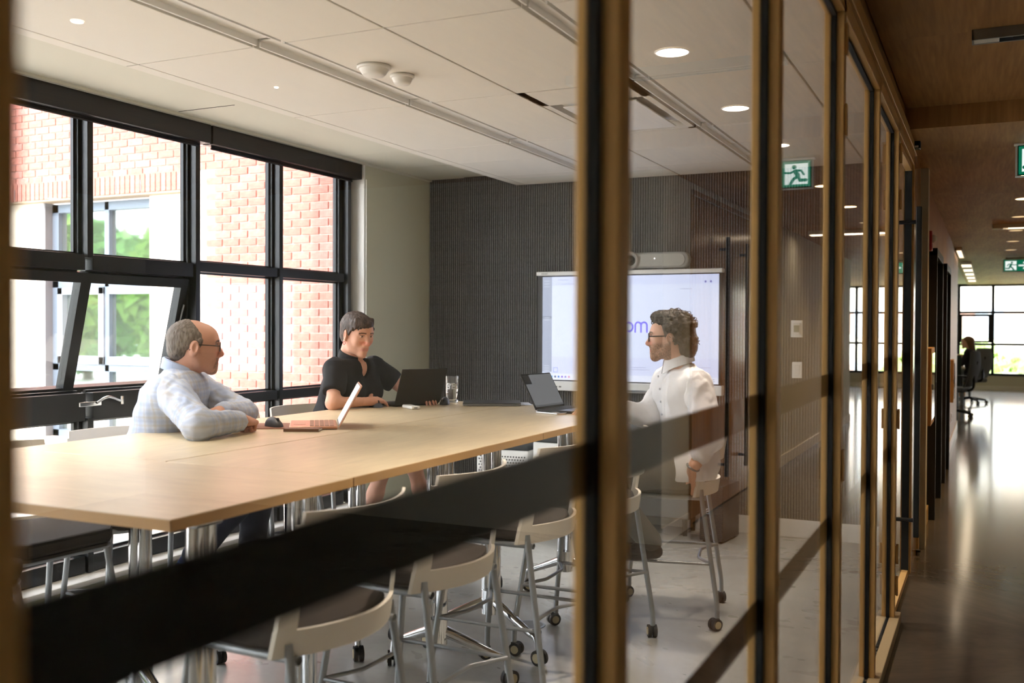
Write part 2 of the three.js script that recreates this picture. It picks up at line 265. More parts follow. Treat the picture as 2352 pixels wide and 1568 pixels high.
// ================================================================ CORRIDOR SHELL
const CXR = 1.13;
struct('ceiling_corridor', [bx(-0.42, 6, 2.70, 2.95, -5.85, ZN), bx(-0.5, 6, 2.585, 2.95, -28, -5.85)].map(metric), M.oakCeil);
struct('ceiling_office', metric(bx(-6, -0.5, 2.6, 2.95, -28, -16.4)), M.paint);
struct('wall_corridor_left', [metric(bx(-0.6, -0.43, 0, 2.7, -8.45, -6.5)), metric(bx(-0.6, -0.43, 2.12, 2.7, -9.6, -8.45)), metric(bx(-0.6, -0.43, 0, 2.7, -10.5, -9.6)), metric(bx(-0.6, -0.43, 2.12, 2.7, -11.6, -10.5)), metric(bx(-0.6, -0.43, 0, 2.7, -16.35, -11.6))], M.oak);
struct('trim_5', bx(-0.436, -0.424, 0.0, 2.58, -7.18, -6.5, 0.002), M.oakGloss);     // polished veneer panel beside the door
struct('baseboard_corridor', [bx(-0.432, -0.415, 0, 0.12, -8.42, -7.19, 0.004), bx(-0.432, -0.415, 0, 0.12, -10.45, -9.65, 0.004), bx(-0.432, -0.415, 0, 0.12, -16.35, -11.65, 0.004)], mat(0xc9a86f, 0.45));
struct('wall_corridor_right', [metric(bx(CXR, CXR + 0.16, 0, 2.95, -16.8, -9.62)), metric(bx(CXR, CXR + 0.16, 0, 2.95, -7.3, -6.6)), metric(bx(CXR, CXR + 0.16, 2.5, 2.95, -9.62, -7.3))], M.paint);
struct('baseboard_corridor_right', [bx(CXR - 0.014, CXR, 0, 0.12, -16.8, -9.66, 0.004), bx(CXR - 0.014, CXR, 0, 0.12, -7.26, -6.6, 0.004)], M.white);
{ // pair of oak doors opposite, seen mirrored in the partition
  const d = sgroup('door_4');
  mesh('leaf', metric(bx(CXR + 0.01, CXR + 0.055, 0.01, 2.5, -8.595, -7.33)), M.oakGloss, d); mesh('leaf', metric(bx(CXR + 0.01, CXR + 0.055, 0.01, 2.5, -9.59, -8.605)), M.oakGloss, d);
  mesh('frame', [bx(CXR - 0.02, CXR + 0.1, 0, 2.53, -7.33, -7.29), bx(CXR - 0.02, CXR + 0.1, 0, 2.53, -9.63, -9.59), bx(CXR - 0.02, CXR + 0.1, 2.5, 2.53, -9.63, -7.29)], M.oak, d);
  for (const z of [-8.23, -8.97]) mesh('pull_handle', [bx(CXR - 0.075, CXR - 0.045, 0.26, 2.25, z - 0.018, z + 0.018, 0.004), bar(V(CXR - 0.06, 0.36, z), V(CXR + 0.012, 0.36, z), 0.012), bar(V(CXR - 0.06, 2.15, z), V(CXR + 0.012, 2.15, z), 0.012)], M.black, d);
}
for (const [i, z0, z1, lab] of [[2, -9.6, -8.45, 'first'], [3, -11.6, -10.5, 'second']]) {
  const d = sgroup('door_' + i);
  mesh('leaf', bx(-0.56, -0.52, 0, 2.1, z0 + 0.05, z1 - 0.05), M.black, d);
  mesh('frame', [bx(-0.58, -0.37, 0, 2.12, z0, z0 + 0.05, 0.003), bx(-0.58, -0.37, 0, 2.12, z1 - 0.05, z1, 0.003), bx(-0.58, -0.37, 2.07, 2.13, z0, z1, 0.003)], M.black, d);
  mesh('lever', [bar(V(-0.52, 1.0, z1 - 0.12), V(-0.46, 1.0, z1 - 0.12), 0.01), bar(V(-0.46, 1.0, z1 - 0.12), V(-0.46, 1.0, z1 - 0.25), 0.01)], M.steel, d);
}
struct('wall_behind_rooms', [metric(bx(-6.2, -0.6, 0, 2.95, -16.35, -16.2)), metric(bx(-6.2, -6.0, 0, 2.95, -28, -16.2)), metric(bx(5.9, 6.1, 0, 2.95, -28, ZN)), metric(bx(CXR + 0.16, 6, 0, 2.95, -6.75, -6.6)), metric(bx(CXR + 0.16, 6, 0, 2.95, -16.8, -16.65)), metric(bx(-0.62, -0.6, 0, 2.95, -16.3, -7.46))], M.paint);
{ // far window wall of the open office
  const w = sgroup('window_2'), zf = -27, ms = [-5.6, -4.3, -3.0, -1.85, -0.68, 0.08, 0.92, 2.2, 3.5, 4.8, 5.85];
  mesh('low_wall', bx(-6, 6, 0, 0.36, zf - 0.1, zf), M.paint, w); mesh('head', bx(-6, 6, 2.58, 2.95, zf - 0.1, zf), M.paint, w);
  for (const x of ms) mesh('mullion', bx(x - 0.035, x + 0.035, 0.36, 2.6, zf - 0.08, zf + 0.02, 0.003), M.blackAlu, w);
  for (let i = 0; i < ms.length - 1; i++) {
    const a = ms[i] + 0.03, b = ms[i + 1] - 0.03;
    for (const [y, h] of [[0.385, 0.06], [1.12, 0.06], [1.9, 0.06], [2.565, 0.06]]) mesh('transom', bx(a, b, y - h / 2, y + h / 2, zf - 0.08, zf + 0.02, 0.003), M.blackAlu, w);
    if (i === 4) mesh('sash', [bx(a, b, 1.16, 1.21, zf - 0.02, zf + 0.04), bx(a, b, 1.80, 1.86, zf - 0.02, zf + 0.04), bx(a, a + 0.05, 1.16, 1.86, zf - 0.02, zf + 0.04), bx(b - 0.07, b, 1.16, 1.86, zf - 0.02, zf + 0.04)], M.blackAlu, w);
    for (const [lo, hi] of [[0.415, 1.09], [1.15, 1.87], [1.93, 2.535]]) mesh('pane', bx(a, b, lo, hi, zf - 0.034, zf - 0.026), M.glass, w);
  }
}
struct('baseboard_office', bx(-6, 6, 0, 0.11, -27, -26.98), M.white);
// ================================================================ OUTSIDE
struct('terrace', metric(bx(-40, XL - 0.22, -0.5, -0.12, -8.2, 40)), M.paver);
struct('ground_north', metric(bx(-60, 60, -3.4, -3.2, -90, -27.2)), mat(0x8fa06a, 0.95));
// upper storeys of this building: their corner shades the wing beside the window
struct('upper_storey', metric(bx(XL - 0.28, 7, 2.96, 20, -28, 6)), M.brickRed);
{ // white roof boards stacked on the terrace by the low panes
  for (let i = 0; i < 5; i++) tag(mesh('deck_board', bx(-6.0 - 0.02 * i, -5.75, -0.12 + i * 0.045, -0.08 + i * 0.045, -5.2, -3.6 - 0.05 * i, 0.006), M.white), ['lowest', 'second', 'middle', 'fourth', 'topmost'][i] + ' white board in the stack outside the low window panes', 'board', 'white boards on the terrace');
}
{ // brick wing standing at right angles to the window wall
  const w = thing('brick_wing', 'pink brick building wing with a tall dark window seen through the meeting room glazing', 'building', [0, 0, -8]);
  const C = 0.0805, L = 0.222, J = 0.011, ox0 = -10.62, ox1 = -7.48, oy = 2.93, sol = 0.215;
  mesh('wall', metric(merge(bx(-16, ox0, -0.4, 9, -0.5, -0.012), bx(ox1, -4.5, -0.4, 9, -0.5, -0.012), bx(ox0, ox1, oy, 9, -0.5, -0.012))), M.mortar, w);
  const bricks = [], base = cb(L - J, C - J, 0.05, 0.003), mats = [M.brick, M.brickB, M.brickC];
  for (let r = 0; r < 62; r++) for (let k = 0; k < 52; k++) {
    const y = -0.1 + r * C + C / 2, x = -4.6 - k * L - (r % 2 ? L / 2 : 0);
    if (y > 4.7 || x < -15.5) continue;
    if (x + L / 2 > ox0 && x - L / 2 < ox1 && y < oy + sol) continue;
    bricks.push([x, y, rnd()]);
  }
  bricks.sort((a, b) => (Math.abs(a[0] + 6.4) * 1.0 + Math.abs(a[1] - 1.9)) - (Math.abs(b[0] + 6.4) * 1.0 + Math.abs(b[1] - 1.9)));
  const share = metric(base), rest = [[], [], []];
  bricks.forEach(([x, y, t], i) => {
    const m = Math.floor(t * 3), dz = -0.02 + (t * 7 % 1) * 0.004;
    if (i < 300) mesh('brick', share, mats[m], w).position.set(x, y, dz); else rest[m].push(cb(L - J, C - J, 0.05).translate(x, y, dz));
  });
  rest.forEach((g, i) => { mesh('brickwork', metric(merge(g)), mats[i], w).userData.kind = 'stuff'; });
  const sg = metric(cb(0.064, sol - 0.01, 0.05, 0.003));
  for (let k = 0; k < 43; k++) mesh('soldier_brick', sg, mats[k % 3], w).position.set(ox1 - 0.04 - k * 0.0745, oy + sol / 2, -0.018);
  mesh('lintel', bx(ox0, ox1, oy - 0.02, oy, -0.2, 0.005), mat(0x8b7d6a, 0.7), w);
  for (const x of [-10.28, -9.5, -8.66, -8.29]) mesh('weep_wick', bx(x - 0.004, x + 0.004, oy + 0.02, oy + 0.14, -0.01, 0.012), M.grey, w);
  mesh('stucco_panel', metric(merge(bx(ox0, -9.93, -0.4, oy - 0.02, -0.25, -0.10), bx(-8.27, ox1, -0.4, oy - 0.02, -0.25, -0.10), bx(-9.93, -8.27, -0.4, 0.2, -0.25, -0.1))), M.stucco, w);
  mesh('jamb', bx(-9.93, -9.90, 0.2, oy - 0.02, -0.32, -0.10), M.grey, w);
  const F = mat(0x6f7d8c, 0.4, { metalness: 0.3 }), bar1 = (x0, x1, y0, y1, z = -0.2) => bx(x0, x1, y0, y1, -0.3, z, 0.004);
  mesh('window_frame', [bar1(-9.9, -9.8, 0.2, 2.9), bar1(-8.33, -8.27, 0.2, 2.9), bar1(-9.06, -8.99, 0.2, 2.9), bar1(-9.9, -8.27, 2.8, 2.9), bar1(-9.9, -8.27, 0.2, 0.28), bar1(-9.9, -8.27, 1.93, 2.02), bar1(-9.9, -8.27, 0.97, 1.05)], F, w);
  mesh('sash_frame', [bar1(-9.8, -9.72, 1.05, 1.93, -0.18), bar1(-9.14, -9.06, 1.05, 1.93, -0.18), bar1(-9.8, -9.06, 1.85, 1.93, -0.18), bar1(-9.8, -9.06, 1.05, 1.14, -0.18), bar1(-8.99, -8.33, 1.85, 1.93, -0.18), bar1(-8.99, -8.33, 1.05, 1.14, -0.18)], mat(0x98a2ac, 0.4, { metalness: 0.3 }), w);
  for (const [x0, x1] of [[-9.8, -9.06], [-8.99, -8.33]]) for (const [a, b] of [[0.28, 0.97], [1.05, 1.93], [2.02, 2.8]]) mesh('window_pane', bx(x0, x1, a, b, -0.262, -0.252), M.mirrorGlass, w);
}
// ---- trees: those across the terrace show in the wing's panes, those to the north in the far office window
function tree(x, y, z, h, r, color, label, group, n = 1300, mid = 0.68) {
  const o = thing('leafy_tree', label, 'tree', [x, y, z], rnd(0, 6), group);
  mesh('trunk', [bar(V(0, 0, 0), V(0.05, h * 0.55, 0), 0.16, 8, 0.09), bar(V(0.04, h * 0.4, 0), V(r * 0.5, h * 0.75, 0.2), 0.07, 6, 0.03), bar(V(0.04, h * 0.45, 0), V(-r * 0.5, h * 0.7, -0.3), 0.07, 6, 0.03)], mat(0x5a4a38, 0.9), o);
  const p = [], nrm = [];
  for (let i = 0; i < n; i++) {
    const a = rnd(0, 2 * PI), q = Math.acos(rnd(-1, 1)), k = Math.cbrt(rnd(0.3, 1)) * (0.8 + 0.35 * noise(Math.cos(a) * 2, Math.sin(a) * 2, q * 2));
    const c = V(Math.sin(q) * Math.cos(a) * r * k, h * mid + Math.cos(q) * h * (mid < 0.6 ? 0.5 : 0.36) * k, Math.sin(q) * Math.sin(a) * r * k), s = rnd(0.16, 0.34), e = new THREE.Euler(rnd(0, 6), rnd(0, 6), rnd(0, 6));
    for (const t of [[-1, -0.4], [1, -0.4], [0, 1]]) { const v = V(t[0] * s, t[1] * s, 0).applyEuler(e).add(c); p.push(v.x, v.y, v.z); }
  }
  const g = new THREE.BufferGeometry(); g.setAttribute('position', new THREE.Float32BufferAttribute(p, 3)); g.computeVertexNormals();
  mesh('foliage', g, mat(color, 0.8), o).userData.kind = 'stuff'; return o;
}
[[-19.2, -0.12, 3.4, 4.3, 1.5, 0x6f9a3e, 'broad green bush mirrored in the wing window panes', 0.5], [-21.4, -0.12, 1.0, 4.6, 1.5, 0x7fa548, 'pale green bush mirrored at the left of the wing panes', 0.5], [-24, -0.12, 4.6, 5.0, 2.3, 0x5f8f44, 'rounded green tree behind the mirrored bushes', 0.5], [-28, -0.12, 3.2, 7.6, 1.3, 0x4a6660, 'tall dark cypress mirrored in the wing panes', 0.5], [-16.6, -0.12, 5.8, 3.4, 1.4, 0x86a84e, 'small bush at the edge of the terrace', 0.5]].forEach(([x, y, z, h, r, c, l, m]) => tree(x, y, z, h, r, c, l, 'trees across the terrace', 2600, m));
[[-2.6, -3.2, -36, 3.7, 1.9, 0xb7cf86, 'bright green tree outside the left of the office window'], [1.5, -3.2, -41, 3.9, 2.1, 0xbfd692, 'pale green tree outside the right of the office window'], [-0.9, -3.2, -46, 4.2, 2.2, 0xb4cc84, 'green tree outside the middle of the office window']].forEach(([x, y, z, h, r, c, l]) => tree(x, y, z, h, r, c, l, 'trees outside the office window', 900));
{ // apartment block far beyond the office window
  const o = thing('apartment_block', 'pale apartment block with pinkish brick bands beyond the office window', 'building', [0, -3.2, -60]);
  mesh('wall', bx(-14, 14, 0, 16, -6, 0), mat(0xe8e2d8, 0.9), o);
  for (let f = 0; f < 5; f++) mesh('brick_band', bx(-14, 14, 1.4 + f * 3, 2.6 + f * 3, 0, 0.06), mat(0xc9a49a, 0.9), o);
  for (let f = 0; f < 5; f++) for (let k = -4; k <= 4; k++) { const wdw = mesh('window', bx(k * 2.7 - 0.7, k * 2.7 + 0.7, 1.2 + f * 3, 2.8 + f * 3, 0.06, 0.12), mat(0xb9c6d6, 0.15), o); mesh('sash_bar', bx(k * 2.7 - 0.04, k * 2.7 + 0.04, 1.2 + f * 3, 2.8 + f * 3, 0.12, 0.15), M.white, wdw); }
  mesh('flat_roof', bx(-14.3, 14.3, 16, 16.4, -6, 0.4), M.grey, o);
}
{ const o = thing('low_pavilion', 'low orange brick building with a grey roof outside the office window', 'building', [3.4, -3.2, -33]);
  mesh('wall', bx(-2.6, 2.6, 0, 2.5, -3, 0), mat(0xd98f5c, 0.9), o); mesh('roof', extr([[-3, 2.5], [3, 2.5], [3, 2.7], [-3, 3.3]], 3.4).translate(0, 0, -3.2), mat(0xa9a49c, 0.8), o); }
// ================================================================ TABLES
const TY = 1.05;
function castor(parent, x, y, z, turn = 0, r = 0.034) {
  const c = new THREE.Group(); c.name = 'caster'; parent.add(c); c.position.set(x, y, z); c.rotation.y = turn;
  for (const s of [-1, 1]) mesh('wheel', [new THREE.CylinderGeometry(r, r, 0.017, 18).rotateZ(PI / 2).translate(s * 0.013, r, 0.012)], M.rubber, c);
  for (const s of [-1, 1]) mesh('hub_cap', [new THREE.CylinderGeometry(r * 0.62, r * 0.62, 0.003, 16).rotateZ(PI / 2).translate(s * 0.023, r, 0.012)], mat(0xb9ab88, 0.5), c);
  mesh('fork', [cyl(0.008, 0.008, 0.04, 0, r + 0.012, 0), cb(0.01, 0.03, 0.05, 0.004).translate(0, r + 0.012, 0.01)], M.black, c);
  return c;
}
function table(x, z, w, l, turn, label, group) {          // w across, l along local z
  const t = thing('flip_top_table', label, 'table', [x, 0, z], turn, group);
  mesh('tabletop', metric(bx(-w / 2 + 0.001, w / 2 - 0.001, TY - 0.03, TY, -l / 2 + 0.001, l / 2 - 0.001, 0.003)), M.maple, t);
  mesh('edge_band', [bx(-w / 2, w / 2, TY - 0.029, TY - 0.002, -l / 2, -l / 2 + 0.002), bx(-w / 2, w / 2, TY - 0.029, TY - 0.002, l / 2 - 0.002, l / 2), bx(-w / 2, -w / 2 + 0.002, TY - 0.029, TY - 0.002, -l / 2, l / 2), bx(w / 2 - 0.002, w / 2, TY - 0.029, TY - 0.002, -l / 2, l / 2)], M.mapleEdge, t);
  mesh('under_rail', [bx(-0.02, 0.02, TY - 0.085, TY - 0.03, -l / 2 + 0.2, l / 2 - 0.2), bx(-0.13, 0.13, TY - 0.05, TY - 0.03, -l / 2 + 0.16, -l / 2 + 0.34), bx(-0.13, 0.13, TY - 0.05, TY - 0.03, l / 2 - 0.34, l / 2 - 0.16)], M.black, t);
  for (const s of [-1, 1]) {
    const zc = s * (l / 2 - 0.25);
    const g = new THREE.Group(); g.name = 'leg'; t.add(g); g.position.set(0, 0, zc);
    mesh('column', [cyl(0.026, 0.026, 0.80, -0.022, 0.2, 0, 18), cyl(0.026, 0.026, 0.80, 0.022, 0.2, 0, 18), cb(0.11, 0.06, 0.07, 0.01).translate(0, 0.98, 0)], M.chrome, g);
    mesh('hub', cyl(0.045, 0.045, 0.11, 0, 0.17, 0, 22), M.chrome, g);
    for (const q of [-1, 1]) {
      const ex = q * (w / 2 - 0.09), ez = s * 0.10;
      mesh('foot', [bar(V(0, 0.235, 0), V(ex * 0.88, 0.125, ez * 0.9), 0.026, 14, 0.015), tube([V(ex * 0.86, 0.128, ez * 0.88), V(ex * 0.97, 0.112, ez), V(ex, 0.06, ez)], 0.014, 10)], M.chrome, g);
      castor(g, ex, 0, ez, rnd(0, 6));
    }
  }
  return t;
}
const TG = 'maple tables pushed together';
table(-2.0775, -3.17, 0.745, 1.40, 0, 'maple flip-top table bearing no objects, beside the empty stools', TG);
table(-2.825, -3.17, 0.745, 1.40, 0, 'maple flip-top table under the rose gold laptop', TG);
table(-2.0775, -4.572, 0.745, 1.40, 0, 'maple flip-top table under the grey-screened laptop', TG);
table(-2.825, -4.572, 0.745, 1.40, 0, 'maple flip-top table under the black laptop and water glass', TG);
table(-2.45, -2.098, 0.735, 1.495, PI / 2, 'maple table turned crosswise at the near end of the row', TG);

// ================================================================ STOOLS
function bentBox(x0, x1, y0, y1, th, r = 0) {
  const g = new THREE.BoxGeometry(x1 - x0, y1 - y0, th, 14, 6, 1).translate((x0 + x1) / 2, (y0 + y1) / 2, 0), p = g.attributes.position;
  for (let i = 0; i < p.count; i++) { const x = p.getX(i), y = p.getY(i), s = x / 0.265; let zz = -0.235 + 0.10 * s * s * (1 - 0.25 * (y - 0.65)) - (y - 0.655) * 0.16 + p.getZ(i); const xx = x * (1 - 0.10 * (y - 0.66) / 0.37); p.setXYZ(i, xx, y, zz); }
  g.computeVertexNormals(); return g;
}
function makeStool() {
  const t = thing('bar_stool', '', 'stool', [0, 0, 0], 0, 'pale-shelled counter stools around the table');
  mesh('back_shell', [bentBox(-0.265, 0.265, 0.655, 0.725, 0.014), bentBox(-0.262, 0.262, 0.825, 1.0, 0.013), bentBox(-0.25, 0.25, 1.0, 1.03, 0.011), bentBox(-0.264, -0.222, 0.725, 0.825, 0.0135), bentBox(0.222, 0.264, 0.725, 0.825, 0.0135)], M.shell, t);
  const out = (k) => { const p = []; for (let i = 0; i <= 10; i++) { const x = (-0.21 + i * 0.042) * k; p.push([x, 0.205 - 0.10 * (x / 0.265) ** 2]); } return [...p, [0.225 * k, 0.02], [0.215 * k, -0.19], [0.17 * k, -0.235], [-0.17 * k, -0.235], [-0.215 * k, -0.19], [-0.225 * k, 0.02]]; };   // plan: back edge follows the shell
  mesh('seat_pad', extr(out(1), 0.03, 0.012).rotateX(-PI / 2).translate(0, 0.677, 0), M.seat, t);
  mesh('seat_pan', extr(out(0.97), 0.008, 0.003).rotateX(-PI / 2).translate(0, 0.652, 0), M.seat, t);
  mesh('seat_frame', [tube([V(-0.215, 0.645, -0.19), V(-0.215, 0.645, 0.17), V(-0.17, 0.645, 0.21), V(0.17, 0.645, 0.21), V(0.215, 0.645, 0.17), V(0.215, 0.645, -0.19)], 0.012, 8, 40, 0.2)], M.greyTube, t);
  for (const sx of [-1, 1]) for (const sz of [-1, 1]) {
    const top = sz < 0 ? V(sx * 0.228, 0.69, -0.165) : V(sx * 0.205, 0.65, 0.185), bot = V(sx * 0.255, 0.13, sz * 0.25), foot = V(sx * 0.257, 0.06, sz * 0.252);
    const leg = mesh('leg', tube([top, top.clone().lerp(bot, 0.5), bot, foot], 0.0125, 10, 20, 0.1), M.greyTube, t);
    castor(t, sx * 0.257, 0, sz * 0.252, rnd(0, 6), 0.03);
  }
  const at = (sx, sz) => V(sx * (0.205 + 0.05 * 0.63), 0.32, sz * 0.226);
  mesh('footrest', [bar(at(-1, -1), at(-1, 1), 0.008), bar(at(1, -1), at(1, 1), 0.008), tube([at(-1, 1), V(-0.1, 0.32, 0.16), V(0.1, 0.32, 0.16), at(1, 1)], 0.008, 8, 24, 0.05), tube([at(-1, -1), V(-0.1, 0.32, -0.15), V(0.1, 0.32, -0.15), at(1, -1)], 0.008, 8, 24, 0.05)], M.greyTube, t);
  return t;
}
const st = makeStool();
const stools = [
  [-1.76, -2.265, -PI / 2 - 0.03, 'pale stool closest to the glass partition, beside the crosswise table'],
  [-1.77, -2.95, -PI / 2 + 0.02, 'pale stool second from the near end on the partition side'],
  [-1.78, -3.74, -PI / 2, 'pale stool half hidden behind the gold partition post'],
  [-1.70, -4.36, -PI / 2 - 0.02, 'empty pale stool next to the man in white'],
  [-1.50, -5.08, -PI / 2 - 0.2, 'pale stool the man in white sits on'],
  [-3.38, -3.25, PI / 2 + 0.35, 'pale stool the man in the plaid shirt sits on'],
  [-3.30, -2.62, PI / 2 + 0.05, 'pale stool at the window side near the crosswise table'],
  [-3.34, -4.05, PI / 2 - 0.05, 'empty pale stool between the man in plaid and the woman'],
  [-3.46, -4.72, PI / 2 - 0.05, 'pale stool the woman in black sits on'],
  [-3.1, -2.06, PI / 2 - 0.04, 'dark-seated stool at the lower left corner, beside the crosswise table'],
];
stools.forEach(([x, z, a, l], i) => { if (!i) { st.position.set(x, 0, z); st.rotation.y = a; st.userData.label = l; } else dup(st, [x, 0, z], a, l); });

// ================================================================ SCREEN WALL
const font = await new FontLoader().loadAsync('fonts/droid/droid_sans_bold.typeface.json');
const text = (s, size, depth = 0.001) => { const g = new TextGeometry(s, { font, size, depth, curveSegments: 6, bevelEnabled: false }); g.computeBoundingBox(); const b = g.boundingBox; return g.translate(-(b.min.x + b.max.x) / 2, -(b.min.y + b.max.y) / 2, 0); };
{
  const o = thing('wall_display', 'large white framed wall display showing a pale lilac meeting start page', 'display', [-2.5, 0, ZW + 0.0165]);
  const w = 0.745;
  mesh('chassis', bx(-w + 0.012, w - 0.012, 1.02, 1.915, 0, 0.06, 0.006), M.black, o);
  mesh('top_bar', bx(-w, w, 1.903, 1.935, 0.0, 0.075, 0.008), M.whiteGloss, o);
  const bb = mesh('bottom_bar', bx(-w + 0.01, w, 1.0, 1.075, 0.0, 0.078, 0.008), M.whiteGloss, o);
  mesh('port', [0, 1, 2, 3].map((k) => bx(-w + 0.10 + k * 0.034, -w + 0.12 + k * 0.034, 1.026, 1.036, 0.07, 0.0785)), M.black, bb);
  mesh('pen_tray', bx(-0.15, 0.28, 1.008, 1.022, 0.07, 0.095, 0.004), M.grey, bb);
  mesh('mark', text('SMART', 0.013).translate(-w + 0.075, 1.918, 0.0745), M.grey, o);
  const t = canvasTex(1400, 800, (c, W, H) => {
    const g = c.createLinearGradient(0, 0, W, 0); c.fillStyle = '#d3dcf4'; c.fillRect(0, 0, W, H);
    c.fillStyle = '#c9d2f0'; c.fillRect(0, 0, W, 70); c.fillStyle = '#cdd4f0'; c.fillRect(80, 620, W, 180);
    c.fillStyle = '#9aa3b8'; c.fillRect(0, 0, 80, 740); c.fillStyle = '#7c8598'; c.fillRect(0, 306, 80, 20);
    c.fillStyle = '#c6cedd'; for (const y of [30, 52, 74, 316, 332, 690, 708, 726]) c.fillRect(14, y, 46, 5);
    c.fillStyle = '#8f97b8'; for (const [x, y, l] of [[130, 24, 90], [112, 56, 10], [132, 56, 10], [160, 56, 110], [1110, 104, 90], [690, 690, 160], [690, 706, 190], [1260, 680, 80], [1250, 720, 90]]) c.fillRect(x, y, l, 3);
    c.fillStyle = '#4b55a8'; for (const [x, y] of [[1340, 54], [1300, 54]]) { c.beginPath(); c.arc(x, y, 8, 0, 7); c.fill(); }
    c.strokeStyle = '#6a7fe0'; c.lineWidth = 3; c.strokeRect(96, 706, 34, 34); c.strokeStyle = '#2b2f45'; c.lineWidth = 3; c.beginPath(); c.moveTo(718, 662); c.lineTo(728, 650); c.stroke();
    c.fillStyle = '#dfe4f4'; c.fillRect(0, 752, W, 48); const ic = ['#6f8fe8', '#d9b35c', '#5aa0d8', '#4f5f8a', '#3f7fd0', '#8a5fd8', '#8a7fd0', '#d07fb0'];
    ic.forEach((k, i) => { c.fillStyle = k; c.fillRect(16 + i * 29, 768, 15, 15); }); c.fillStyle = '#7a7fa0'; c.fillRect(1320, 764, 50, 4); c.fillRect(1306, 778, 66, 4);
    c.strokeStyle = '#6f63ee'; c.lineWidth = 13; c.lineCap = 'round'; c.lineJoin = 'round';   // the word on the page, drawn as strokes: z o o m
    const y0 = 350, y1 = 424, ym = (y0 + y1) / 2, r = 34;
    c.beginPath(); c.moveTo(506, y0 + 4); c.lineTo(564, y0 + 4); c.lineTo(506, y1 - 4); c.lineTo(564, y1 - 4); c.stroke();
    for (const x of [624, 710]) { c.beginPath(); c.arc(x, ym, r, 0, 7); c.stroke(); }
    c.beginPath(); c.moveTo(764, y1); c.lineTo(764, ym - 6); c.arc(787, ym - 12, 23, PI, 0); c.lineTo(810, y1); c.moveTo(810, ym - 6); c.arc(833, ym - 12, 23, PI, 0); c.lineTo(856, y1); c.stroke();
  });
  mesh('screen', new THREE.PlaneGeometry(1.41, 0.81).translate(0.012, 1.489, 0.0612), new THREE.MeshStandardMaterial({ color: 0x050505, roughness: 0.25, emissive: 0xffffff, emissiveMap: t, emissiveIntensity: 0.36 }), o);
  const l = new THREE.RectAreaLight(0xd6defa, 0.36, 1.41, 0.81); l.position.set(0.012, 1.489, 0.068); l.lookAt(0.012, 1.489, 4); o.add(l); l.rotation.set(0, PI, 0);
}
{ // conference camera bar
  const o = thing('video_bar', 'pale grey rounded conference camera bar mounted above the wall display', 'camera', [-2.46, 2.005, ZW + 0.017]);
  const pill = (w, h, d, b) => { const s = new THREE.Shape(), r = h / 2; s.absarc(-w / 2 + r, 0, r, PI / 2, PI * 1.5); s.absarc(w / 2 - r, 0, r, -PI / 2, PI / 2); return new THREE.ExtrudeGeometry(s, { depth: d, bevelEnabled: true, bevelSize: b, bevelThickness: b, bevelSegments: 3, curveSegments: 14 }); };
  mesh('body', pill(0.88, 0.1, 0.055, 0.01), mat(0x9a9b98, 0.5), o);
  mesh('fabric_face', pill(0.84, 0.088, 0.012, 0.003).translate(0, 0, 0.06), mat(0xb3b3ad, 0.8), o);
  mesh('lens_ring', [new THREE.TorusGeometry(0.058, 0.011, 10, 32).translate(0, 0, 0.085), new THREE.CylinderGeometry(0.066, 0.066, 0.05, 28).rotateX(PI / 2).translate(0, 0, 0.055)], mat(0xa8a39a, 0.4), o);
  mesh('lens', new THREE.SphereGeometry(0.04, 20, 12).scale(1, 1, 0.4).translate(0, 0, 0.08), mat(0x08080a, 0.08), o);
  mesh('status_light', new THREE.SphereGeometry(0.004, 8, 6).translate(0.19, 0.012, 0.077), mat(0xffffff, 0.4, { emissive: S(0xffffff), emissiveIntensity: 1.2 }), o);
}
{ // credenza
  const o = thing('credenza', 'low grey fronted credenza with walnut sides under the wall display', 'cabinet', [0, 0, 0]);
  mesh('carcass', metric(merge(bx(-3.0, -1.925, 0.12, 0.86, -7.27, -6.97))), mat(0x4a3320, 0.5), o);
  for (const [a, b] of [[-2.995, -2.465], [-2.46, -1.93]]) { const d = mesh('door', bx(a, b, 0.13, 0.85, -6.97, -6.945, 0.004), mat(0x6d6f70, 0.6), o); mesh('edge_pull', bx(b - 0.02, b - 0.008, 0.45, 0.6, -6.945, -6.935), M.steel, d); }
  mesh('counter', bx(-3.01, -1.915, 0.86, 0.875, -7.27, -6.93, 0.003), mat(0x3a2a1c, 0.4), o);
  for (const [x, z] of [[-2.96, -6.99], [-1.96, -6.99], [-2.96, -7.2], [-1.96, -7.2]]) mesh('leg', cyl(0.016, 0.02, 0.12, x, 0, z, 14), M.black, o);
}
{ // black computer tower on the floor
  const o = thing('computer_tower', 'black computer tower with a perforated honeycomb front on the floor', 'computer', [-1.72, 0, -6.95], -0.12);
  mesh('case', bx(-0.085, 0.085, 0.012, 0.40, -0.22, 0.11, 0.006), M.black, o);
  const g = []; for (let r = 0; r < 26; r++) for (let k = 0; k < 9; k++) g.push(cb(0.0155, 0.004, 0.006).translate(-0.072 + k * 0.018 + (r % 2) * 0.009, 0.03 + r * 0.0142, 0.114));
  mesh('honeycomb_grille', merge(g), mat(0x3a3632, 0.5, { metalness: 0.4 }), o).userData.kind = 'stuff';
  mesh('ring_logo', new THREE.TorusGeometry(0.017, 0.0022, 6, 24).translate(-0.02, 0.22, 0.119), M.chrome, o);
  mesh('logo_letters', text('DELL', 0.009).translate(-0.02, 0.22, 0.118), M.chrome, o);
  for (const [x, z] of [[-0.06, 0.08], [0.06, 0.08], [-0.06, -0.18], [0.06, -0.18]]) mesh('foot', cyl(0.012, 0.012, 0.012, x, 0, z, 10), M.rubber, o);
}
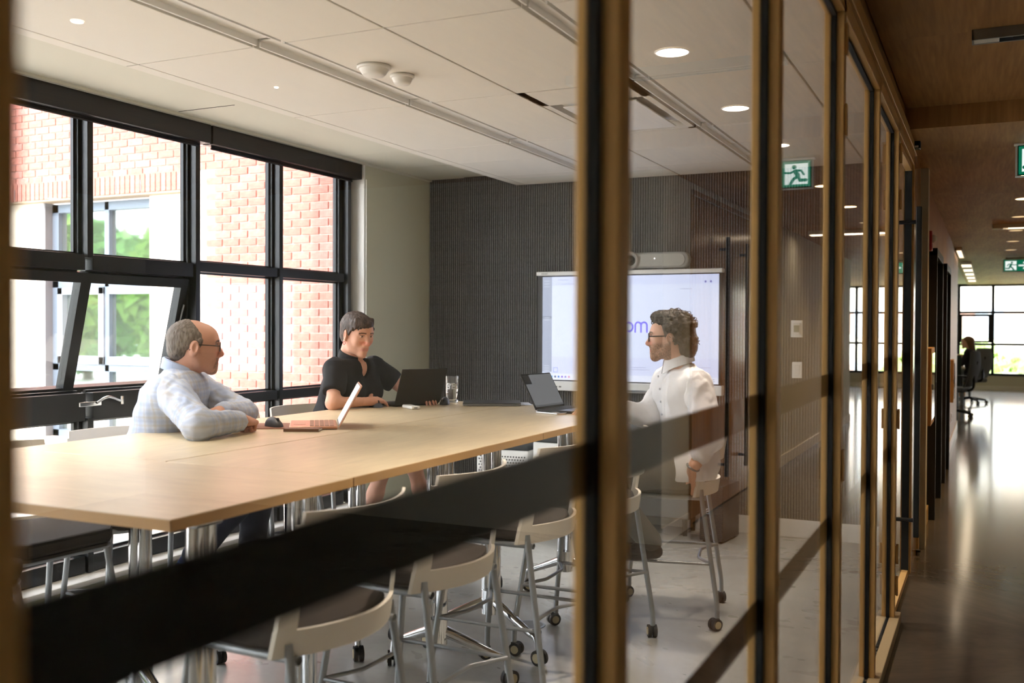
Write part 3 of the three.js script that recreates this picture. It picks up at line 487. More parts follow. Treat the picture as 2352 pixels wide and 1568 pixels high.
{ // white perforated office bin trolley under the far end
  const o = thing('storage_pedestal', 'white mobile pedestal with a perforated front and grey cushion under the wall display', 'pedestal', [-3.22, 0, -6.72], 0.1);
  mesh('body', bx(-0.2, 0.2, 0.06, 0.60, -0.26, 0.2, 0.01), M.white, o);
  const g = []; for (let r = 0; r < 22; r++) for (let k = 0; k < 17; k++) g.push(new THREE.CylinderGeometry(0.0062, 0.0062, 0.003, 6).rotateX(PI / 2).translate(-0.18 + k * 0.0215 + (r % 2) * 0.01, 0.10 + r * 0.0215, 0.2005));
  mesh('perforations', merge(g), M.black, o).userData.kind = 'stuff';
  mesh('cushion', cb(0.42, 0.045, 0.47, 0.018).translate(0, 0.62, -0.03), mat(0x2e3438, 0.9), o);
  for (const [x, z] of [[-0.15, 0.14], [0.15, 0.14], [-0.15, -0.2], [0.15, -0.2]]) castor(o, x, 0, z, 0.3, 0.028);
}
{ const o = thing('storage_pedestal', 'white perforated pedestal standing further along the fluted wall', 'pedestal', [-2.72, 0, -6.66], -0.06);
  mesh('body', bx(-0.2, 0.2, 0.06, 0.68, -0.24, 0.2, 0.01), M.white, o); mesh('cushion', cb(0.42, 0.045, 0.46, 0.018).translate(0, 0.70, -0.02), mat(0x2e3438, 0.9), o);
  for (const [x, z] of [[-0.15, 0.14], [0.15, 0.14], [-0.15, -0.2], [0.15, -0.2]]) castor(o, x, 0, z, 0.3, 0.028); }
{ const o = thing('thermostat', 'white wall thermostat with a small grey display above the light switch', 'thermostat', [-1.235, 1.494, ZW + 0.0165]);
  mesh('plate', cb(0.082, 0.122, 0.014, 0.004).translate(0, 0, 0.007), M.whiteGloss, o); mesh('face', cb(0.05, 0.085, 0.012, 0.003).translate(0, 0, 0.018), M.white, o);
  mesh('lcd', cb(0.038, 0.048, 0.003).translate(0, 0.0, 0.0245), mat(0x8f9078, 0.3), o); }
{ const o = thing('light_switch', 'white wall switch plate below the thermostat', 'switch', [-1.232, 1.2, ZW + 0.0165]);
  mesh('plate', cb(0.07, 0.116, 0.008, 0.003).translate(0, 0, 0.004), M.whiteGloss, o); mesh('rocker', cb(0.034, 0.068, 0.008, 0.002).rotateX(0.05).translate(0, 0, 0.009), M.white, o); }
{ const o = thing('floor_box', 'round metal floor outlet cover set in the concrete', 'outlet', [-2.07, 0, -4.54]);
  mesh('ring', lathe([[0.062, 0.0005], [0.064, 0.003], [0.078, 0.003], [0.08, 0]].reverse(), 32), M.steel, o); mesh('lid', cyl(0.062, 0.062, 0.0025, 0, 0.0002, 0, 32), M.grey, o); }

// ================================================================ ON THE TABLE
function laptop(name, label, x, z, fx, fz, open, w, d, skin, lidSkin, screen) {
  const o = thing(name, label, 'laptop', [x, TY, z], Math.atan2(fx, fz));
  mesh('base', cb(w, 0.012, d, 0.004).translate(0, 0.009, d / 2 + 0.004), skin, o);
  mesh('keyboard', Array.from({ length: 60 }, (_, i) => cb(w * 0.064, 0.002, d * 0.085).translate(-w * 0.42 + (i % 12) * w * 0.0765, 0.0158, d * 0.13 + Math.floor(i / 12) * d * 0.105 )), mat(skin.color.clone().multiplyScalar(0.55), 0.6), o).userData.kind = 'stuff';
  mesh('trackpad', cb(w * 0.34, 0.0012, d * 0.26).translate(0, 0.0152, d * 0.81), mat(skin.color.clone().multiplyScalar(0.85), 0.4), o);
  for (const q of [-1, 1]) mesh('foot_strip', cb(w * 0.8, 0.003, 0.012).translate(0, 0.0015, q > 0 ? 0.03 : d - 0.02), M.rubber, o);
  const lid = new THREE.Group(); lid.name = 'lid'; o.add(lid); lid.position.set(0, 0.012, 0); lid.rotation.x = -open;
  mesh('lid_shell', cb(w, d, 0.007, 0.003).translate(0, d / 2, -0.0035), lidSkin, lid);
  mesh('bezel', cb(w * 0.985, d * 0.97, 0.0016).translate(0, d / 2, 0.0006), M.black, lid);
  mesh('screen', new THREE.PlaneGeometry(w * 0.955, d * 0.90).translate(0, d * 0.51, 0.0016), screen, lid);
  return o;
}
const rose = mat(0xd6a58c, 0.35, { metalness: 0.75 });
const scr1 = new THREE.MeshStandardMaterial({ color: 0x101010, roughness: 0.2, emissive: 0xffe8dc, emissiveIntensity: 0.33 });
laptop('rose_gold_laptop', 'slim rose gold laptop open in front of the man in plaid', -2.635, -3.69, -0.80, 0.60, 0.50, 0.30, 0.205, rose, rose, scr1);
const scr2 = new THREE.MeshStandardMaterial({ color: 0x060606, roughness: 0.15, emissive: 0xdfe6ee, emissiveIntensity: 0.15 });
laptop('black_laptop', 'black laptop with its plain lid towards the partition, in front of the woman', -2.925, -4.86, -0.90, -0.38, 0.36, 0.315, 0.215, M.black, mat(0x17130f, 0.35), scr2);
const scr3 = new THREE.MeshStandardMaterial({ color: 0x0a0a0a, roughness: 0.12, emissive: 0xffffff, emissiveIntensity: 0.09, emissiveMap: canvasTex(512, 340, (c, W, H) => { c.fillStyle = '#b9bcc0'; c.fillRect(0, 0, W, H); c.fillStyle = '#20242a'; c.fillRect(0, 0, 110, 96); c.fillStyle = '#40464e'; for (let i = 0; i < 9; i++) c.fillRect(10 + (i % 3) * 34, 12 + Math.floor(i / 3) * 28, 24, 18); c.fillStyle = '#8e9296'; c.fillRect(0, 320, W, 20); c.fillStyle = '#a5a8ad'; for (let y = 40; y < 300; y += 26) c.fillRect(140, y, 330, 4); }) });
laptop('grey_laptop', 'thin dark grey laptop whose pale screen faces the man in white', -2.135, -4.95, 0.99, 0.12, 0.50, 0.31, 0.21, mat(0x2b2d30, 0.4, { metalness: 0.5 }), mat(0x202225, 0.4, { metalness: 0.4 }), scr3);
function mouse(label, x, z, turn, color) {
  const o = thing('computer_mouse', label, 'mouse', [x, TY, z], turn, 'computer mice on the table');
  const g = new THREE.SphereGeometry(1, 28, 18), p = g.attributes.position;
  for (let i = 0; i < p.count; i++) { let a = p.getX(i), b = Math.max(p.getY(i), -0.02), c = p.getZ(i); p.setXYZ(i, a * (0.031 - 0.004 * Math.cos(c * 3)), b * (0.040 - 0.010 * c) , c * 0.058); }
  g.computeVertexNormals(); mesh('body', g.translate(0, 0.001, 0), mat(color, 0.5), o);
  mesh('scroll_wheel', new THREE.CylinderGeometry(0.009, 0.009, 0.006, 14).rotateZ(PI / 2).translate(0, 0.031, 0.034), M.rubber, o);
  mesh('button_seam', bx(-0.0006, 0.0006, 0.024, 0.0335, 0.0, 0.04), M.gasket, o); return o;
}
{ const o = tag(mesh('leather_desk_mat', metric(cb(0.20, 0.004, 0.24, 0.0018).rotateY(0.55).translate(-2.90, TY + 0.002, -3.535)), mat(0x8a5a44, 0.6)), 'thin brown leather mouse mat beside the rose gold laptop', 'mat'); }
mouse('dark grey mouse on the brown leather mat', -2.855, -3.52, 1.2, 0x3c3d41).position.y = TY + 0.004;
mouse('slate grey mouse by the woman\'s hand', -3.07, -4.66, 1.0, 0x3f4852);
mouse('black mouse between the black laptop and the water glass', -2.835, -5.02, 0.4, 0x18181a);
{ const o = thing('notebook', 'small tan notebook lying along the edge of the rose gold laptop', 'notebook', [-2.645, TY, -3.455], 0.42 + PI / 2);
  mesh('pages', cb(0.076, 0.008, 0.145).translate(0, 0.0065, 0), M.white, o); mesh('cover', [cb(0.08, 0.002, 0.15).translate(0, 0.0015, 0), cb(0.08, 0.002, 0.15).translate(0, 0.0115, 0), cb(0.003, 0.012, 0.15).translate(-0.04, 0.0065, 0)], mat(0x6e4a30, 0.5), o); }
{ const o = thing('white_hub', 'small white rounded device lying before the black laptop', 'device', [-2.845, TY, -4.665], 0.9);
  mesh('case', cb(0.055, 0.019, 0.15, 0.009).translate(0, 0.0096, 0), M.whiteGloss, o); mesh('port', cb(0.02, 0.006, 0.002).translate(0, 0.01, 0.0745), M.grey, o); }
{ const o = thing('phone', 'dark phone with a silver edge in front of the grey laptop', 'phone', [-2.045, TY, -4.745], 1.2);
  mesh('body', cb(0.075, 0.009, 0.155, 0.004).translate(0, 0.0048, 0), M.chrome, o); mesh('screen_glass', cb(0.071, 0.001, 0.15).translate(0, 0.0096, 0), mat(0x08080a, 0.06), o); mesh('sticker', cb(0.03, 0.0006, 0.03).translate(-0.02, 0.0104, 0.05), M.white, o); }
{ const o = thing('closed_laptop', 'closed silver laptop lying flat beside the papers', 'laptop', [-2.58, TY, -5.12], 0.47);
  mesh('base', cb(0.33, 0.009, 0.225, 0.003).translate(0, 0.007, 0), mat(0x8e9194, 0.35, { metalness: 0.8 }), o); mesh('lid', cb(0.33, 0.006, 0.225, 0.0025).translate(0, 0.0155, 0), mat(0x55585c, 0.4, { metalness: 0.6 }), o); mesh('feet', [cb(0.28, 0.0026, 0.01).translate(0, 0.0013, 0.09), cb(0.28, 0.0026, 0.01).translate(0, 0.0013, -0.09)], M.rubber, o); }
[[-2.66, -5.18, 0.3, 0.002, 0xdfe2ea, 'lower printed sheet under the papers at the far table end'], [-2.60, -5.16, 0.55, 0.0032, 0xccd2e2, 'upper printed sheet of the papers at the far table end']].forEach(([x, z, a, y, c, l], i) => {
  const o = thing('paper_sheet', l, 'paper', [x + 0.08, TY + y - 0.0012 + (i ? 0.0 : 0), z - 0.03], a, 'loose papers');
  mesh('sheet', cb(0.28, 0.0009, 0.2).translate(0, 0.0006, 0), mat(c, 0.8), o); mesh('print', Array.from({ length: 9 }, (_, k) => cb(0.2, 0.0002, 0.004).translate(0, 0.0012, -0.07 + k * 0.016)), mat(0x8a8ea0, 0.8), o);
});
{ // water glass with an engraved monogram
  const o = thing('water_glass', 'tall straight drinking glass of water with white lettering behind the black laptop', 'glass', [-2.87, TY, -5.17]);
  mesh('tumbler', lathe([[0.0005, 0.004], [0.033, 0.004], [0.034, 0.002], [0.0365, 0.06], [0.0375, 0.155], [0.036, 0.156], [0.0345, 0.06], [0.0315, 0.012], [0.0005, 0.010]], 36), new THREE.MeshPhysicalMaterial({ color: 0xffffff, roughness: 0.01, transmission: 1, thickness: 0.02, ior: 1.48 }), o);
  mesh('water', lathe([[0.0005, 0.0125], [0.0312, 0.0125], [0.0342, 0.06], [0.0352, 0.112], [0.0005, 0.112]], 36), new THREE.MeshPhysicalMaterial({ color: 0xffffff, roughness: 0.0, transmission: 1, thickness: 0.05, ior: 1.33 }), o);
  const g = text('GEC', 0.036, 0.0006), p = g.attributes.position;   // wrapped on the side that faces the room
  for (let i = 0; i < p.count; i++) { const a = p.getX(i) / 0.0372 + 0.62, r = 0.0374 + p.getZ(i); p.setXYZ(i, Math.sin(a) * r, 0.098 + p.getY(i), Math.cos(a) * r); }
  g.computeVertexNormals(); mesh('lettering', g, mat(0xf2f2ee, 0.6), o);
}
// ================================================================ CORRIDOR AND OFFICE
function exitSign(x, y, z, w, h, label, arrow) {
  const o = thing('exit_sign', label, 'sign', [x, y, z], 0, 'green exit signs in the corridor');
  const t = canvasTex(512, 256, (c, W, H) => {
    c.fillStyle = '#04664a'; c.fillRect(0, 0, W, H); c.fillStyle = '#eef4f0'; c.fillRect(26, 24, 226, 208);
    c.fillStyle = c.strokeStyle = '#07604a'; c.lineCap = 'round'; c.lineJoin = 'round';
    c.beginPath(); c.arc(160, 58, 22, 0, 7); c.fill();
    c.lineWidth = 46; c.beginPath(); c.moveTo(146, 104); c.lineTo(124, 146); c.stroke();
    c.lineWidth = 20; c.beginPath(); c.moveTo(150, 92); c.lineTo(196, 116); c.lineTo(248, 112); c.moveTo(140, 92); c.lineTo(92, 96); c.lineTo(66, 136); c.stroke();
    c.lineWidth = 30; c.beginPath(); c.moveTo(122, 150); c.lineTo(104, 192); c.lineTo(44, 192); c.moveTo(126, 150); c.lineTo(166, 180); c.lineTo(196, 226); c.stroke();
    if (arrow) { c.strokeStyle = '#eef4f0'; c.lineWidth = 34; c.lineCap = 'butt'; c.lineJoin = 'miter'; c.beginPath(); c.moveTo(290, 128); c.lineTo(460, 128); c.moveTo(390, 50); c.lineTo(468, 128); c.lineTo(390, 206); c.stroke(); }
  });
  const face = new THREE.MeshStandardMaterial({ color: 0x111111, roughness: 0.3, emissive: 0xffffff, emissiveMap: t, emissiveIntensity: 0.26 });
  mesh('sign_panel', bx(0, w, -h, 0, -0.008, 0.004, 0.002), mat(0x0a5f48, 0.4), o);
  mesh('sign_face', new THREE.PlaneGeometry(w - 0.012, h - 0.012).translate(w / 2, -h / 2, 0.0052), face, o);
  mesh('acrylic_edge', [bx(-0.012, w + 0.012, -h - 0.012, -h - 0.002, -0.003, 0.001), bx(-0.012, -0.002, -h, 0, -0.003, 0.001)], mat(0xcfd6d2, 0.2), o);
  mesh('mounting_rail', bx(-0.02, w + 0.02, 0.0, 0.012, -0.02, 0.02, 0.003), M.whiteGloss, o);
  mesh('canopy', bx(0.03, w - 0.03, 0.012, 0.03, -0.03, 0.03, 0.004), M.grey, o);
  const l = new THREE.RectAreaLight(0x7fe0c0, 0.03, w - 0.02, h - 0.02); l.position.set(w / 2, -h / 2, 0.012); l.rotation.set(0, PI, 0); o.add(l);
}
exitSign(0.14, 2.572, -6.55, 0.34, 0.175, 'green running man exit sign at the frame edge, also mirrored in the glass', true);
exitSign(0.188, 2.555, -17.0, 0.36, 0.18, 'green exit sign with a white arrow further down the corridor', true);
function linear(name, label, x0, x1, y, z0, z1, lit, group) {
  const o = thing(name, label, 'light', [(x0 + x1) / 2, y, (z0 + z1) / 2], 0, group), w = x1 - x0, d = z1 - z0;
  mesh('housing', [bx(-w / 2, w / 2, 0, 0.012, -d / 2, d / 2), bx(-w / 2, w / 2, -0.03, 0, -d / 2, -d / 2 + 0.008), bx(-w / 2, w / 2, -0.03, 0, d / 2 - 0.008, d / 2), bx(-w / 2, -w / 2 + 0.008, -0.03, 0, -d / 2, d / 2), bx(w / 2 - 0.008, w / 2, -0.03, 0, -d / 2, d / 2)], lit ? M.white : M.steel, o);
  const end = w > d ? 0.14 : 0;
  mesh('lamp_diffuser', bx(-w / 2 + 0.01 + end, w / 2 - 0.01, -0.02, -0.004, -d / 2 + 0.01, d / 2 - 0.01), lit ? mat(0xfff4e2, 0.6, { emissive: S(0xffe6c4), emissiveIntensity: lit }) : mat(0x3a3936, 0.25), o);
  if (end) mesh('end_box', bx(-w / 2 + 0.008, -w / 2 + 0.1, -0.028, -0.006, -d / 2 + 0.008, d / 2 - 0.008), M.white, o);
  if (lit) { const l = new THREE.RectAreaLight(0xffe6c4, lit, w - 0.03, d - 0.03); l.position.set(0, -0.034, 0); l.rotation.set(-PI / 2, 0, 0); o.add(l); }
  return o;
}
linear('linear_light', 'switched off linear light across the near corridor ceiling', -0.075, 0.95, 2.688, -4.50, -4.42, 0, 'linear corridor lights');
linear('linear_light', 'lit linear light across the corridor ceiling beyond the first exit sign', 0.02, 0.95, 2.573, -11.68, -11.5, 1.0, 'linear corridor lights');
linear('linear_light', 'short lit strip along the wall beyond the black doors', -0.415, -0.34, 2.573, -16.2, -14.6, 0.45, 'linear corridor lights');
{ const o = linear('linear_light', 'long lit strip with dark louvre gaps leading to the office window', -0.43, -0.27, 2.570, -24.4, -17.8, 0.6, 'linear corridor lights'); for (let i = 0; i < 4; i++) mesh('louvre', bx(-0.07, 0.07, -0.034, -0.018, -2.4 + i * 1.45, -1.95 + i * 1.45), M.grey, o); }
['closest', 'second', 'third', 'fourth', 'fifth', 'sixth'].forEach((n, i) => downlight('corridor_downlight', n + ' of the small round downlights in the corridor ceiling past the exit sign', 0.255, 2.584, [-7.89, -9.33, -10.8, -12.3, -13.8, -15.3][i], 0.07, i < 2 ? 2.2 : 1.2, 'corridor downlights', 0xffd9a0, i < 2 ? 2.5 : 0.25, 1.0));
{ const o = thing('fire_alarm', 'red fire alarm box with a clear strobe on the corridor wall', 'alarm', [-0.43, 2.13, -7.78]);
  mesh('box', bx(0, 0.055, -0.07, 0.07, -0.06, 0.06, 0.006), mat(0xa01414, 0.45), o); mesh('strobe', new THREE.SphereGeometry(0.03, 16, 10).scale(0.9, 1, 0.8).translate(0.06, 0.015, 0), mat(0xdfe6ea, 0.1), o); mesh('grille', [0, 1, 2].map((k) => bx(0.05, 0.057, -0.055 + k * 0.014, -0.05 + k * 0.014, -0.035, 0.035)), M.black, o); }
for (const [z, y, h, l] of [[-7.95, 1.08, 0.56, 'tan wooden notice box on the corridor wall by the door pull'], [-13.0, 0.88, 0.5, 'tan wooden notice box on the corridor wall beyond the black doors']]) {
  const o = thing('notice_box', l, 'box', [-0.43, y, z], 0, 'notice boxes on the corridor wall');
  mesh('case', metric(bx(0, 0.06, -h / 2, h / 2, -0.22, 0.22, 0.005)), M.oak, o); mesh('pane', bx(0.06, 0.064, -h / 2 + 0.04, h / 2 - 0.04, -0.19, 0.19), M.glass, o); mesh('latch', bx(0.06, 0.075, -0.02, 0.02, 0.195, 0.21), M.steel, o); }
{ const o = thing('ceiling_sensor', 'small black sensor with a white label on the partition header', 'sensor', [-0.395, 2.565, -6.26]);
  mesh('body', cb(0.05, 0.045, 0.07, 0.006), M.black, o); mesh('label_plate', cb(0.03, 0.012, 0.001).translate(0, -0.012, 0.0355), M.white, o); mesh('stem', cyl(0.012, 0.012, 0.02, -0.012, 0.02, 0), M.black, o); }
{ const o = thing('door_stop', 'small steel door stop on the floor at the end of the baseboard', 'door stop', [-0.41, 0, -7.1]); mesh('post', cyl(0.014, 0.012, 0.035, 0, 0, 0, 14), M.steel, o); mesh('bumper', cyl(0.016, 0.016, 0.012, 0, 0.02, 0, 14), M.rubber, o); }
{ const o = thing('wall_outlet', 'small white outlet plate low on the corridor wall', 'outlet', [-0.43, 0.36, -13.9]); mesh('plate', bx(0, 0.008, -0.058, 0.058, -0.036, 0.036, 0.002), M.whiteGloss, o); mesh('socket', [bx(0.008, 0.011, 0.01, 0.04, -0.015, 0.015), bx(0.008, 0.011, -0.04, -0.01, -0.015, 0.015)], M.white, o); }
function taskChair(label, x, z, turn, fabric) {
  const o = thing('task_chair', label, 'office chair', [x, 0, z], turn, 'grey office chairs by the window');
  for (let k = 0; k < 5; k++) { const a = k * 2 * PI / 5 + 0.3, e = V(Math.sin(a) * 0.3, 0.075, Math.cos(a) * 0.3); mesh('base_arm', bar(V(0, 0.12, 0), e, 0.028, 10, 0.018), M.black, o); castor(o, e.x, 0, e.z, a, 0.032); }
  mesh('gas_lift', cyl(0.03, 0.025, 0.32, 0, 0.1, 0, 14), M.steel, o); mesh('seat', cb(0.5, 0.08, 0.48, 0.035).translate(0, 0.47, 0.02), fabric, o);
  const g = new THREE.BoxGeometry(0.46, 0.6, 0.03, 10, 12, 1), p = g.attributes.position;
  for (let i = 0; i < p.count; i++) { const X = p.getX(i), Y = p.getY(i), t = (Y + 0.3) / 0.6; p.setXYZ(i, X * (1 - 0.35 * Math.pow(Math.abs(t - 0.45) * 1.6, 3)), 0.82 + Y, -0.24 - 0.10 * t - 0.05 * Math.sin(t * 3) + 0.35 * X * X + p.getZ(i)); }
  g.computeVertexNormals(); mesh('backrest', g, fabric, o); mesh('spine', tube([V(0, 0.43, -0.1), V(0, 0.5, -0.3), V(0, 0.75, -0.31), V(0, 0.95, -0.36)], 0.022), M.black, o);
  for (const s of [-1, 1]) mesh('armrest', [tube([V(s * 0.22, 0.45, 0), V(s * 0.29, 0.5, 0), V(s * 0.29, 0.66, 0)], 0.016), cb(0.07, 0.03, 0.26, 0.012).translate(s * 0.29, 0.68, 0.02)], M.black, o);
  return o;
}
taskChair('empty grey task chair at the end of the corridor', -0.52, -18.55, -1.9, mat(0x5b5c5e, 0.9));
taskChair('grey task chair with the long haired person by the office window', -0.34, -22.0, -2.3, mat(0x77797c, 0.9));
{ const o = thing('office_desk', 'tan office desk with a pedestal by the office window', 'desk', [-0.72, 0, -22.4]);
  mesh('desktop', metric(bx(-0.9, 0.3, 0.70, 0.73, -0.9, 1.0, 0.004)), M.maple, o); mesh('pedestal', metric(bx(-0.12, 0.28, 0.1, 0.66, -0.6, -0.1, 0.004)), mat(0xb88a48, 0.6), o);
  mesh('drawer', [bx(0.28, 0.287, 0.42, 0.65, -0.59, -0.11), bx(0.28, 0.287, 0.11, 0.41, -0.59, -0.11)], mat(0xc2944f, 0.6), o); for (const [x, z] of [[-0.85, -0.85], [-0.85, 0.95], [0.25, -0.85], [0.25, 0.95]]) mesh('leg', bx(x - 0.03, x + 0.03, 0, 0.7, z - 0.03, z + 0.03), M.grey, o);
  for (const [x, z] of [[-0.08, -0.55], [0.24, -0.55], [-0.08, -0.15], [0.24, -0.15]]) mesh('caster', cyl(0.03, 0.03, 0.1, x, 0, z, 10), M.black, o); }
{ const o = thing('desk_divider', 'dark green fabric divider at the end of the tan desk', 'divider', [-0.62, 0, -21.2]); mesh('panel', bx(-0.5, 0.14, 0.35, 0.98, -0.02, 0.02, 0.006), mat(0x26332c, 0.9), o); mesh('foot', [bx(-0.4, -0.36, 0, 0.36, -0.1, 0.1), bx(0.06, 0.1, 0, 0.36, -0.1, 0.1)], M.grey, o); }
[[-0.9, -22.9, 'white box file on the tan office desk', 0xe8e4da, 0.16], [-0.6, -22.95, 'tan carton standing on the tan office desk', 0xc9a070, 0.2]].forEach(([x, z, l, c, h]) => { const o = thing('desk_box', l, 'box', [x, 0.73, z]); mesh('carton', bx(-0.12, 0.12, 0, h, -0.1, 0.1, 0.004), mat(c, 0.8), o); mesh('lid', bx(-0.125, 0.125, h, h + 0.03, -0.105, 0.105, 0.003), mat(c, 0.7), o); });
// ================================================================ PEOPLE: distance fields meshed with surface nets
const smin = (a, b, k) => { const h = Math.max(k - Math.abs(a - b), 0) / k; return Math.min(a, b) - h * h * k * 0.25; };
class Field {
  constructor(cell) { this.cell = cell; this.list = []; }
  add(f, lo, hi, k = 0.02, sub = false) { this.list.push({ f, lo, hi, k, sub }); return this; }
  cap(a, b, ra, rb = ra, k = 0.02, sub = false) {
    const bax = b.x - a.x, bay = b.y - a.y, baz = b.z - a.z, l2 = bax * bax + bay * bay + baz * baz + 1e-12, R = Math.max(ra, rb);
    return this.add((x, y, z) => { const px = x - a.x, py = y - a.y, pz = z - a.z, t = clamp((px * bax + py * bay + pz * baz) / l2); return Math.hypot(px - bax * t, py - bay * t, pz - baz * t) - (ra + (rb - ra) * t); },
      [Math.min(a.x, b.x) - R, Math.min(a.y, b.y) - R, Math.min(a.z, b.z) - R], [Math.max(a.x, b.x) + R, Math.max(a.y, b.y) + R, Math.max(a.z, b.z) + R], k, sub);
  }
  chain(pts, rs, k = 0.02) { for (let i = 0; i + 1 < pts.length; i++) this.cap(pts[i], pts[i + 1], rs[i], rs[i + 1], k); return this; }
  ell(c, r, k = 0.02, sub = false, turn = null) {
    const R = Math.max(...r), q = turn ? new THREE.Quaternion().setFromEuler(turn).invert() : null, v = V();
    return this.add((x, y, z) => { v.set(x - c.x, y - c.y, z - c.z); if (q) v.applyQuaternion(q); const ax = v.x / r[0], ay = v.y / r[1], az = v.z / r[2], k0 = Math.hypot(ax, ay, az), k1 = Math.hypot(ax / r[0], ay / r[1], az / r[2]); return k0 < 1e-6 ? -Math.min(...r) : k0 * (k0 - 1) / k1; },
      [c.x - R, c.y - R, c.z - R], [c.x + R, c.y + R, c.z + R], k, sub);
  }
  mesh(color, bump, cut) {
    const c = this.cell, m = 0.03, lo = [1e9, 1e9, 1e9], hi = [-1e9, -1e9, -1e9];
    for (const p of this.list) if (!p.sub) for (let i = 0; i < 3; i++) { lo[i] = Math.min(lo[i], p.lo[i]); hi[i] = Math.max(hi[i], p.hi[i]); }
    for (let i = 0; i < 3; i++) { lo[i] -= 3 * c + 0.01; hi[i] += 3 * c + 0.01; }
    const n = [0, 1, 2].map((i) => Math.ceil((hi[i] - lo[i]) / c) + 1), [nx, ny, nz] = n, F = new Float32Array(nx * ny * nz).fill(0.08), id = (i, j, k) => (k * ny + j) * nx + i;
    for (const p of this.list) {
      const mm = m + p.k, a = [0, 1, 2].map((i) => Math.max(0, Math.floor((p.lo[i] - mm - lo[i]) / c))), b = [0, 1, 2].map((i) => Math.min(n[i] - 1, Math.ceil((p.hi[i] + mm - lo[i]) / c)));
      for (let k = a[2]; k <= b[2]; k++) for (let j = a[1]; j <= b[1]; j++) for (let i = a[0]; i <= b[0]; i++) { const d = p.f(lo[0] + i * c, lo[1] + j * c, lo[2] + k * c), q = id(i, j, k); F[q] = p.sub ? -smin(-F[q], d, p.k) : smin(F[q], d, p.k); }
    }
    if (bump || cut) for (let k = 0; k < nz; k++) for (let j = 0; j < ny; j++) for (let i = 0; i < nx; i++) { const q = id(i, j, k); if (Math.abs(F[q]) < 0.05) { const x = lo[0] + i * c, y = lo[1] + j * c, z = lo[2] + k * c; if (bump) F[q] += bump(x, y, z); if (cut) F[q] = Math.max(F[q], cut(x, y, z)); } }
    const pos = [], idx = [], at = new Int32Array(nx * ny * nz).fill(-1), E = [[0, 1], [2, 3], [4, 5], [6, 7], [0, 2], [1, 3], [4, 6], [5, 7], [0, 4], [1, 5], [2, 6], [3, 7]];
    for (let k = 0; k < nz - 1; k++) for (let j = 0; j < ny - 1; j++) for (let i = 0; i < nx - 1; i++) {
      const v = []; let mask = 0; for (let q = 0; q < 8; q++) { const w = F[id(i + (q & 1), j + ((q >> 1) & 1), k + (q >> 2))]; v.push(w); if (w < 0) mask |= 1 << q; }
      if (mask === 0 || mask === 255) continue;
      let sx = 0, sy = 0, sz = 0, cnt = 0;
      for (const [a, b] of E) if ((v[a] < 0) !== (v[b] < 0)) { const t = v[a] / (v[a] - v[b]); sx += (a & 1) + ((b & 1) - (a & 1)) * t; sy += ((a >> 1) & 1) + (((b >> 1) & 1) - ((a >> 1) & 1)) * t; sz += (a >> 2) + ((b >> 2) - (a >> 2)) * t; cnt++; }
      at[id(i, j, k)] = pos.length / 3; pos.push(lo[0] + (i + sx / cnt) * c, lo[1] + (j + sy / cnt) * c, lo[2] + (k + sz / cnt) * c);
    }
    const quad = (a, b, d, e, flip) => { if (a < 0 || b < 0 || d < 0 || e < 0) return; flip ? idx.push(a, d, b, a, e, d) : idx.push(a, b, d, a, d, e); };
    for (let k = 1; k < nz - 1; k++) for (let j = 1; j < ny - 1; j++) for (let i = 1; i < nx - 1; i++) {
      const s = F[id(i, j, k)] < 0;
      if (s !== F[id(i + 1, j, k)] < 0) quad(at[id(i, j - 1, k - 1)], at[id(i, j, k - 1)], at[id(i, j, k)], at[id(i, j - 1, k)], !s);
      if (s !== F[id(i, j + 1, k)] < 0) quad(at[id(i - 1, j, k - 1)], at[id(i - 1, j, k)], at[id(i, j, k)], at[id(i, j, k - 1)], !s);
      if (s !== F[id(i, j, k + 1)] < 0) quad(at[id(i - 1, j - 1, k)], at[id(i, j - 1, k)], at[id(i, j, k)], at[id(i - 1, j, k)], !s);
    }
    const g = new THREE.BufferGeometry(); g.setAttribute('position', new THREE.Float32BufferAttribute(pos, 3)); g.setIndex(idx); g.computeVertexNormals();
    const col = new Float32Array(pos.length), cc = new THREE.Color();
    for (let i = 0; i < pos.length; i += 3) { cc.setRGB(...color(pos[i], pos[i + 1], pos[i + 2]).map((x) => x / 255), THREE.SRGBColorSpace); col[i] = cc.r; col[i + 1] = cc.g; col[i + 2] = cc.b; }
    g.setAttribute('color', new THREE.BufferAttribute(col, 3)); return g;
  }
}
const joinC = (...gs) => mergeGeometries(gs.flat(), false);
const frame = (o, f, up = V(0, 1, 0)) => { const z = f.clone().normalize(), x = up.clone().cross(z).normalize(), y = z.clone().cross(x); return new THREE.Matrix4().makeBasis(x, y, z).setPosition(o); };   // +z looks along f, +x is the person's left
const vc = (rough, extra = {}) => new THREE.MeshPhysicalMaterial({ color: 0xffffff, vertexColors: true, roughness: rough, ...extra });
const skinM = vc(0.55, { specularIntensity: 0.6 }), clothM = vc(0.9, { sheen: 0.3 }), hairM = vc(0.6);

